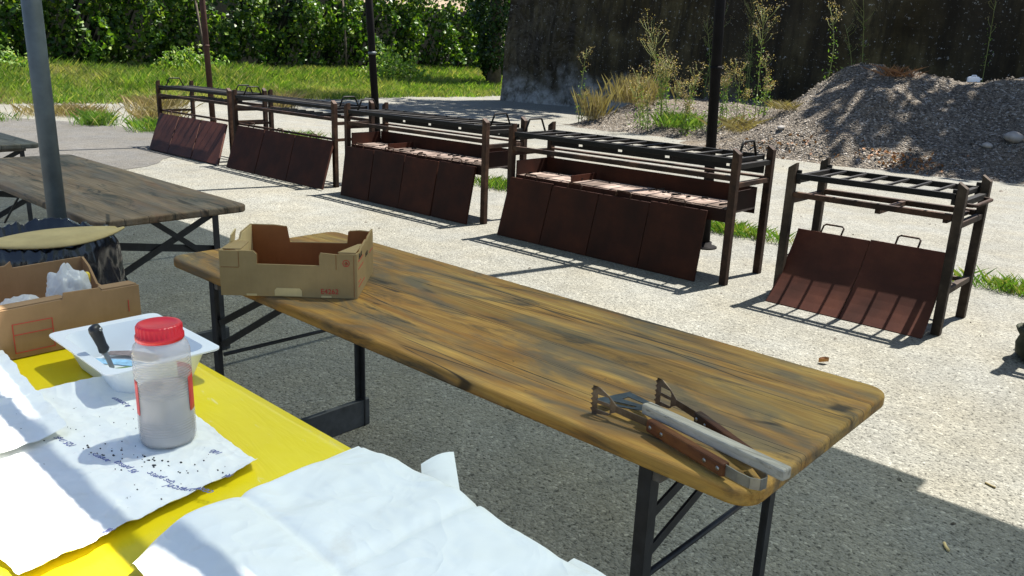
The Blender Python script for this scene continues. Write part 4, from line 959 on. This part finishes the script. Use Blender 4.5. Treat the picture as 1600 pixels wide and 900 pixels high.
def rollf(u, v):
    # u along +x, v from near side to table edge
    x = 1.60 + .95 * u; y0 = -.84 - .10 * u; y1 = -.383 - .03 * u
    xs = 1.60 + .09 * (1 - v) ** 2 + (.95 - .09 * (1 - v) ** 2) * u
    y = y0 + (y1 - y0) * v
    bulge = .018 * math.sin(min(1, u * 5) * math.pi / 2) + .030 * math.exp(-((v - .18) / .2) ** 2) * (1 - .4 * u) + .012 * fbm(xs * 3.5, y * 3.5, 4) + .010 * abs(fbm(xs * 6, y * 2, 1)) + .0016 * fbm(xs * 22, y * 22, 2)
    crease = -.010 * math.exp(-((u - .30 - .05 * v) / .012) ** 2) - .006 * math.exp(-((u - .62 - .10 * v) / .015) ** 2) - .006 * math.exp(-((v - .42 - .1 * u) / .02) ** 2)
    edge = -.02 * max(0, (.04 - u) / .04) ** 2 - .016 * max(0, (v - .97) / .03)
    return (xs, y, max(.776, .790 + bulge + crease + edge))
tag(MB().grid(110, 70, rollf).build('paper_wrap', 'paper_clean'), 'large creased white greaseproof paper spread over the near end of the yellow table', 'paper')
q4 = [Vector((1.733, -.345)), Vector((1.795, -.395)), Vector((1.865, -.372)), Vector((1.747, -.278))]
tag(MB().grid(10, 6, lambda u, v: (*(q4[0].lerp(q4[1], u).lerp(q4[3].lerp(q4[2], u), v)), .777 + .010 * math.sin(v * 2.5) - .005 * u)).build('paper_strip', 'paper_clean'), 'torn white paper strip sticking out beyond the yellow table edge', 'paper')
tag(MB().grid(8, 4, lambda u, v: (2.10 + .06 * u, -.41 + .045 * v, .7745 + .002 * math.sin(u * 3))).build('paper_strip', 'paper_clean'), 'small white paper corner at the bottom edge of the photo', 'paper')

# ================================================================== JAR
jr = empty('plastic_jar', (1.348, -.625, .781), .0, 'clear ribbed plastic jar of greyish salt with a red screw lid', 'jar')
MB().lathe([(.040, 0), (.047, .004), (.049, .012), (.049, .060), (.0475, .066), (.0475, .125), (.049, .13), (.049, .175), (.046, .187), (.038, .196), (.0345, .199), (.0345, .206)], 48).build('jar_body', 'jar', jr)
MB().lathe([(.036, .003), (.0455, .006), (.0465, .02), (.0465, .06), (.0455, .105), (.03, .108), (.005, .113)], 40).build('salt', 'salt', jr)
lidm = MB(); n_ = 180
lidm.lathe([(.0395, .197), (.041, .199), (.041, .206), (.0385, .2075), (.0385, .222), (.0365, .226), (.030, .2265), (.028, .225), (.004, .225)], n_, (0, 0, 0), lambda a, z: 1 + (.020 * math.cos(a * 30) if .207 < z < .223 else 0))
lidm.build('lid', 'redlid', jr)
def label_patch(a0, a1, z0, z1, name, mat):
    MB().grid(14, 6, lambda u, v: (.0482 * math.cos(a0 + (a1 - a0) * u), .0482 * math.sin(a0 + (a1 - a0) * u), z0 + (z1 - z0) * v)).build(name, mat, jr, solid=.0006)
va = math.atan2(-1.209 + .625, 2.7256 - 1.348)
label_patch(va - 1.45, va - 1.12, .062, .128, 'label', 'redlabel'); label_patch(va + 1.02, va + 2.6, .062, .135, 'label', 'redlabel')
label_patch(va + .98, va + 1.02, .062, .132, 'label', 'redlabel')

# ================================================================== FRUIT CRATE on the table
FL = Vector((.543, -.092)); uu = Vector((.29, .28)).normalized(); vv = Vector((-.226, .225)).normalized()
cr = empty('fruit_crate', (FL.x, FL.y, .7712), math.atan2(uu.y, uu.x), 'open tan cardboard fruit crate with red code E4262 on the ochre table', 'crate')
CL, CW, CH = .402, .318, .136
def cr_wall(o, u, L, hs, nrm, mat, nm, t=.005):
    wall_poly(o, u, L, hs, t, nrm).build(nm, mat, cr)
low = .098
prof = [(0, CH), (.135, CH), (.136, .137), (.25, .137), (.27, .128), (.27, low), (.725, low), (.725, .128), (.735, .137), (.86, .133), (.87, CH), (1, CH)]
cr_wall((0, 0, 0), (1, 0, 0), CL, prof, (0, 1, 0), 'card_tan', 'front_wall')
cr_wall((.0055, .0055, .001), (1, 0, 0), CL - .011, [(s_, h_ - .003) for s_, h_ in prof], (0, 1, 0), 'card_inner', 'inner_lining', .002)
profb = [(0, .150), (.20, .150), (.30, .146), (.32, low - .004), (.80, low - .002), (.81, .137), (.9, .140), (1, CH)]
cr_wall((0, CW, 0), (1, 0, 0), CL, profb, (0, -1, 0), 'card_tan', 'back_wall')
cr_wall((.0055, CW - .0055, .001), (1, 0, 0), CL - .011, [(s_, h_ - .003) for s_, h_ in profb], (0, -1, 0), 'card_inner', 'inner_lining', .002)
profs = [(0, CH), (.18, .130), (.30, .140), (.34, .134), (.42, .139), (.55, .142), (.62, .132), (.70, .140), (1, .146)]
cr_wall((CL, .0055, 0), (0, 1, 0), CW - .011, profs, (-1, 0, 0), 'card_tan', 'side_wall')
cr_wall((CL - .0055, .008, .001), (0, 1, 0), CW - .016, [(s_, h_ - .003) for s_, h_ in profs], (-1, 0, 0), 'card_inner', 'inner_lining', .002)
cr_wall((0, .0055, 0), (0, 1, 0), CW - .011, [(0, CH), (.3, .136), (.36, .128), (.6, .128), (.66, .146), (1, .150)], (1, 0, 0), 'card_tan', 'side_wall')
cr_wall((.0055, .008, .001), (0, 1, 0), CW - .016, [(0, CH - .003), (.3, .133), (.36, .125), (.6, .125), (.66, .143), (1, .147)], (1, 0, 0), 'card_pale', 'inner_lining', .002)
MB().box(.006, CL - .006, .006, CW - .006, .002, .006).build('bottom', 'card_inner', cr)
MB().prism([(.006, .02, CH - .001), (.058, .02, CH - .001), (.05, .13, CH - .004), (.006, .14, CH - .004)], (0, 0, .003)).build('corner_flap', 'card_tan', cr)
MB().prism([(CL - .006, .012, CH - .001), (CL - .058, .012, CH - .001), (CL - .02, .13, CH - .003), (CL - .006, .14, CH - .003)], (0, 0, .003)).build('corner_flap', 'card_tan', cr)
MB().prism([(-.008, .12, .125), (-.008, .165, .128), (-.002, .165, .166), (-.002, .12, .156)], (.004, 0, 0)).build('tab', 'card_pale', cr)
MB().prism([(.158, -.0006, .003), (.238, -.0006, .003), (.238, -.0006, .020), (.232, -.0006, .027), (.164, -.0006, .027), (.158, -.0006, .020)], (0, -.0012, 0)).build('cut_tab', 'card_pale', cr)
for xx_ in (.075, .295): MB().box(xx_, xx_ + .03, -.0016, -.0004, .001, .007).build('cut_tab', 'card_pale', cr)
# crease lines of the corner posts
cl_ = MB()
for xx_ in (.056, CL - .062):
    cl_.box(xx_, xx_ + .0012, -.0012, -.0003, .088, CH - .002)
cl_.box(.004, .056, -.0012, -.0003, .086, .0872); cl_.box(CL - .01, CL - .0088, -.0012, -.0003, .004, CH - .004)
cl_.build('crease', 'card_inner', cr)
Mx = basis((1, 0, 0), (0, 0, 1), (.293, -.0009, .013)); text_mesh('code_print', 'E4262', .0215, 'redink', Mx, cr)
em = MB(); ec = Vector((CL - .032, -.0012, .108))
for k in range(28):
    a, b2 = 2 * math.pi * k / 28, 2 * math.pi * (k + 1) / 28
    em.add([ec + Vector((math.cos(q) * rr_, 0, math.sin(q) * rr_)) for q, rr_ in ((a, .0085), (b2, .0085), (b2, .0105), (a, .0105))], [(0, 1, 2, 3)])
for p0, p1 in [((-.004, -.005), (0, .006)), ((0, .006), (.004, -.005)), ((0, -.008), (0, .005)), ((-.006, -.001), (0, .003)), ((.006, -.001), (0, .003))]:
    em.bar(ec + Vector((p0[0], 0, p0[1])), ec + Vector((p1[0], 0, p1[1])), .0006, .0018, (0, 1, 0))
em.build('round_emblem', 'redink', cr)
rl = MB()
for z0, y0, y1 in ((.108, .02, .11), (.085, .02, .11), (.030, .02, .13), (.085, .23, .30), (.045, .02, .06)):
    rl.box(CL + .0003, CL + .0012, y0, y1, z0, z0 + .0018)
rl.build('printed_line', 'redink', cr)
Mx = basis((0, 1, 0), (0, 0, 1), (CL + .0008, .03, .113)); text_mesh('side_print', 'EA LX', .022, 'blackink', Mx, cr)
Mx = basis((0, 1, 0), (0, 0, 1), (CL + .0008, .15, .09)); text_mesh('side_print', '1 6 FI', .02, 'blackink', Mx, cr)

# ================================================================== GRILL TOOLS
tzz = .7705
tg = empty('grill_tongs', (0, 0, 0), 0, 'steel grill tongs with brown riveted wooden handles and slotted heads on the ochre table', 'tongs')
def tong_arm(h0, h1, h2, head_h, nm):
    h0, h1, h2 = Vector((*h0, 0)), Vector((*h1, 0)), Vector((*h2, 0)); d = (h1 - h0).normalized(); n_ = Vector((-d.y, d.x, 0))
    Z = Vector((0, 0, 1)); P_ = lambda s_, z_: h0 + d * s_ + Z * (tzz + z_)
    b = MB(); t = n_ * .002
    # head with two slots: built from strips
    for poly in [[(-.0, .050), (.012, .062), (.0, .062)], [(0, .0), (.012, .0), (.012, .062), (0, .062)], [(.012, .046), (.040, .046), (.044, .040), (.040, .050), (.016, .062), (.012, .062)],
                 [(.012, .026), (.044, .026), (.046, .033), (.012, .033)], [(.012, .002), (.040, .006), (.048, .012), (.012, .012)], [(.044, .012), (.060, .020), (.060, .034), (.040, .050), (.040, .046), (.044, .04)]]:
        b.prism([P_(*q) for q in poly], t)
    for k in range(5): b.prism([P_(0, .006 + k * .011), P_(0, .014 + k * .011), P_(-.005, .010 + k * .011)], t)
    b.build('head', 'armsteel', tg)
    L1 = (h1 - h0).length
    b = MB(); b.prism([P_(.058, .020), P_(L1 + .01, .012), P_(L1 + .01, .028), P_(.058, .034)], t); b.build('arm', 'armsteel', tg)
    d2 = (h2 - h1).normalized(); n2 = Vector((-d2.y, d2.x, 0)); Lh = (h2 - h1).length; c = (h1 + h2) / 2 + Z * (tzz + .020)
    MB().obox(c, (d2, n2, Z), (Lh / 2, .009, .0135)).build('handle', 'handle', tg, bevel=.004)
    for q in (.06, .22, .78, .94):
        p = h1.lerp(h2, q) + Z * (tzz + .020); MB().tube([p - n2 * .0098, p + n2 * .0098], .0042, 10).build('rivet', 'steel', tg)
tong_arm((1.800, .068), (1.938, .074), (2.138, .018), .06, 'a')
tong_arm((1.868, .205), (1.985, .178), (2.150, .096), .06, 'b')
b = MB(); zt0, zt1 = tzz + .010, tzz + .031
arc = [(2.130, .0195), (2.165, .009), (2.190, .006), (2.206, .013), (2.210, .028), (2.203, .042), (2.185, .058), (2.150, .088)]
for p0, p1 in zip(arc[:-1], arc[1:]):
    b.bar((*p0, (zt0 + zt1) / 2), (*p1, (zt0 + zt1) / 2), .0022, zt1 - zt0)
b.build('spring_bow', 'steel', tg)
sp = empty('grill_spatula', (0, 0, 0), 0, 'dark slotted spatula with a long pale wooden handle lying across the tongs', 'spatula')
a0, a1 = Vector((1.905, .108, .806)), Vector((2.238, .045, .812)); sd_ = (a1 - a0).normalized()
MB().bar(a0, a1, .025, .023).build('handle', 'pale', sp, bevel=.004)
for q in (.05, .14): 
    p = a0.lerp(a1, q); MB().tube([p, p + Vector((0, 0, .0092))], .003, 10).build('rivet', 'bluesteel', sp)
p = a0.lerp(a1, .95); MB().tube([p - Vector((0, .0122, 0)), p + Vector((0, .0, 0))], .003, 8).build('hole', 'blackplastic', sp)
sn = Vector((-sd_.y, sd_.x, 0)); Bp = lambda s_, w_: a0 - sd_ * s_ + sn * (w_ + .012) + Vector((0, 0, -.006 - .012 * min(1, s_ / .09)))
b = MB(); th_ = Vector((0, 0, .0016))
for poly in [[(-.01, -.016), (-.01, .016), (.025, .030), (.025, -.030)], [(.025, -.030), (.025, -.020), (.085, -.034), (.085, -.046)], [(.025, -.010), (.025, .004), (.085, .006), (.085, -.018)], [(.025, .014), (.025, .030), (.085, .046), (.085, .024)],
             [(.085, -.046), (.085, .046), (.105, .048), (.118, -.040)]]:
    b.prism([Bp(*q) for q in poly], th_)
b.build('blade', 'bluesteel', sp)

# ================================================================== small litter
lf = MB().grid(6, 4, lambda u, v: ((u - .5) * .05, (v - .5) * .035 * math.sin(math.pi * (u * .9 + .05)), .006 + .022 * (v - .5) ** 2 * 4 + .008 * u)).build('dry_leaf', 'litter')
lf.location = (1.26, 2.82, 0); lf.rotation_euler.z = .6; tag(lf, 'single dry leaf on the sunlit ground beyond the ochre table', 'leaf')
cg = MB().tube([(-.022, 0, .006), (.0, 0, .006), (.022, .004, .006)], .005, 8).build('cigarette_butt', 'card_pale'); cg.location = (2.23, 1.466, 0); cg.rotation_euler.z = -1.1; tag(cg, 'tan cigarette butt on the shaded ground at lower right', 'litter')
tw = MB().tube([(-.02, 0, .004), (.02, .005, .005)], .004, 6).build('twig', 'straw'); tw.location = (2.225, 2.03, 0); tw.rotation_euler.z = -.5; tag(tw, 'short pale twig on the sunlit ground at right', 'twig')
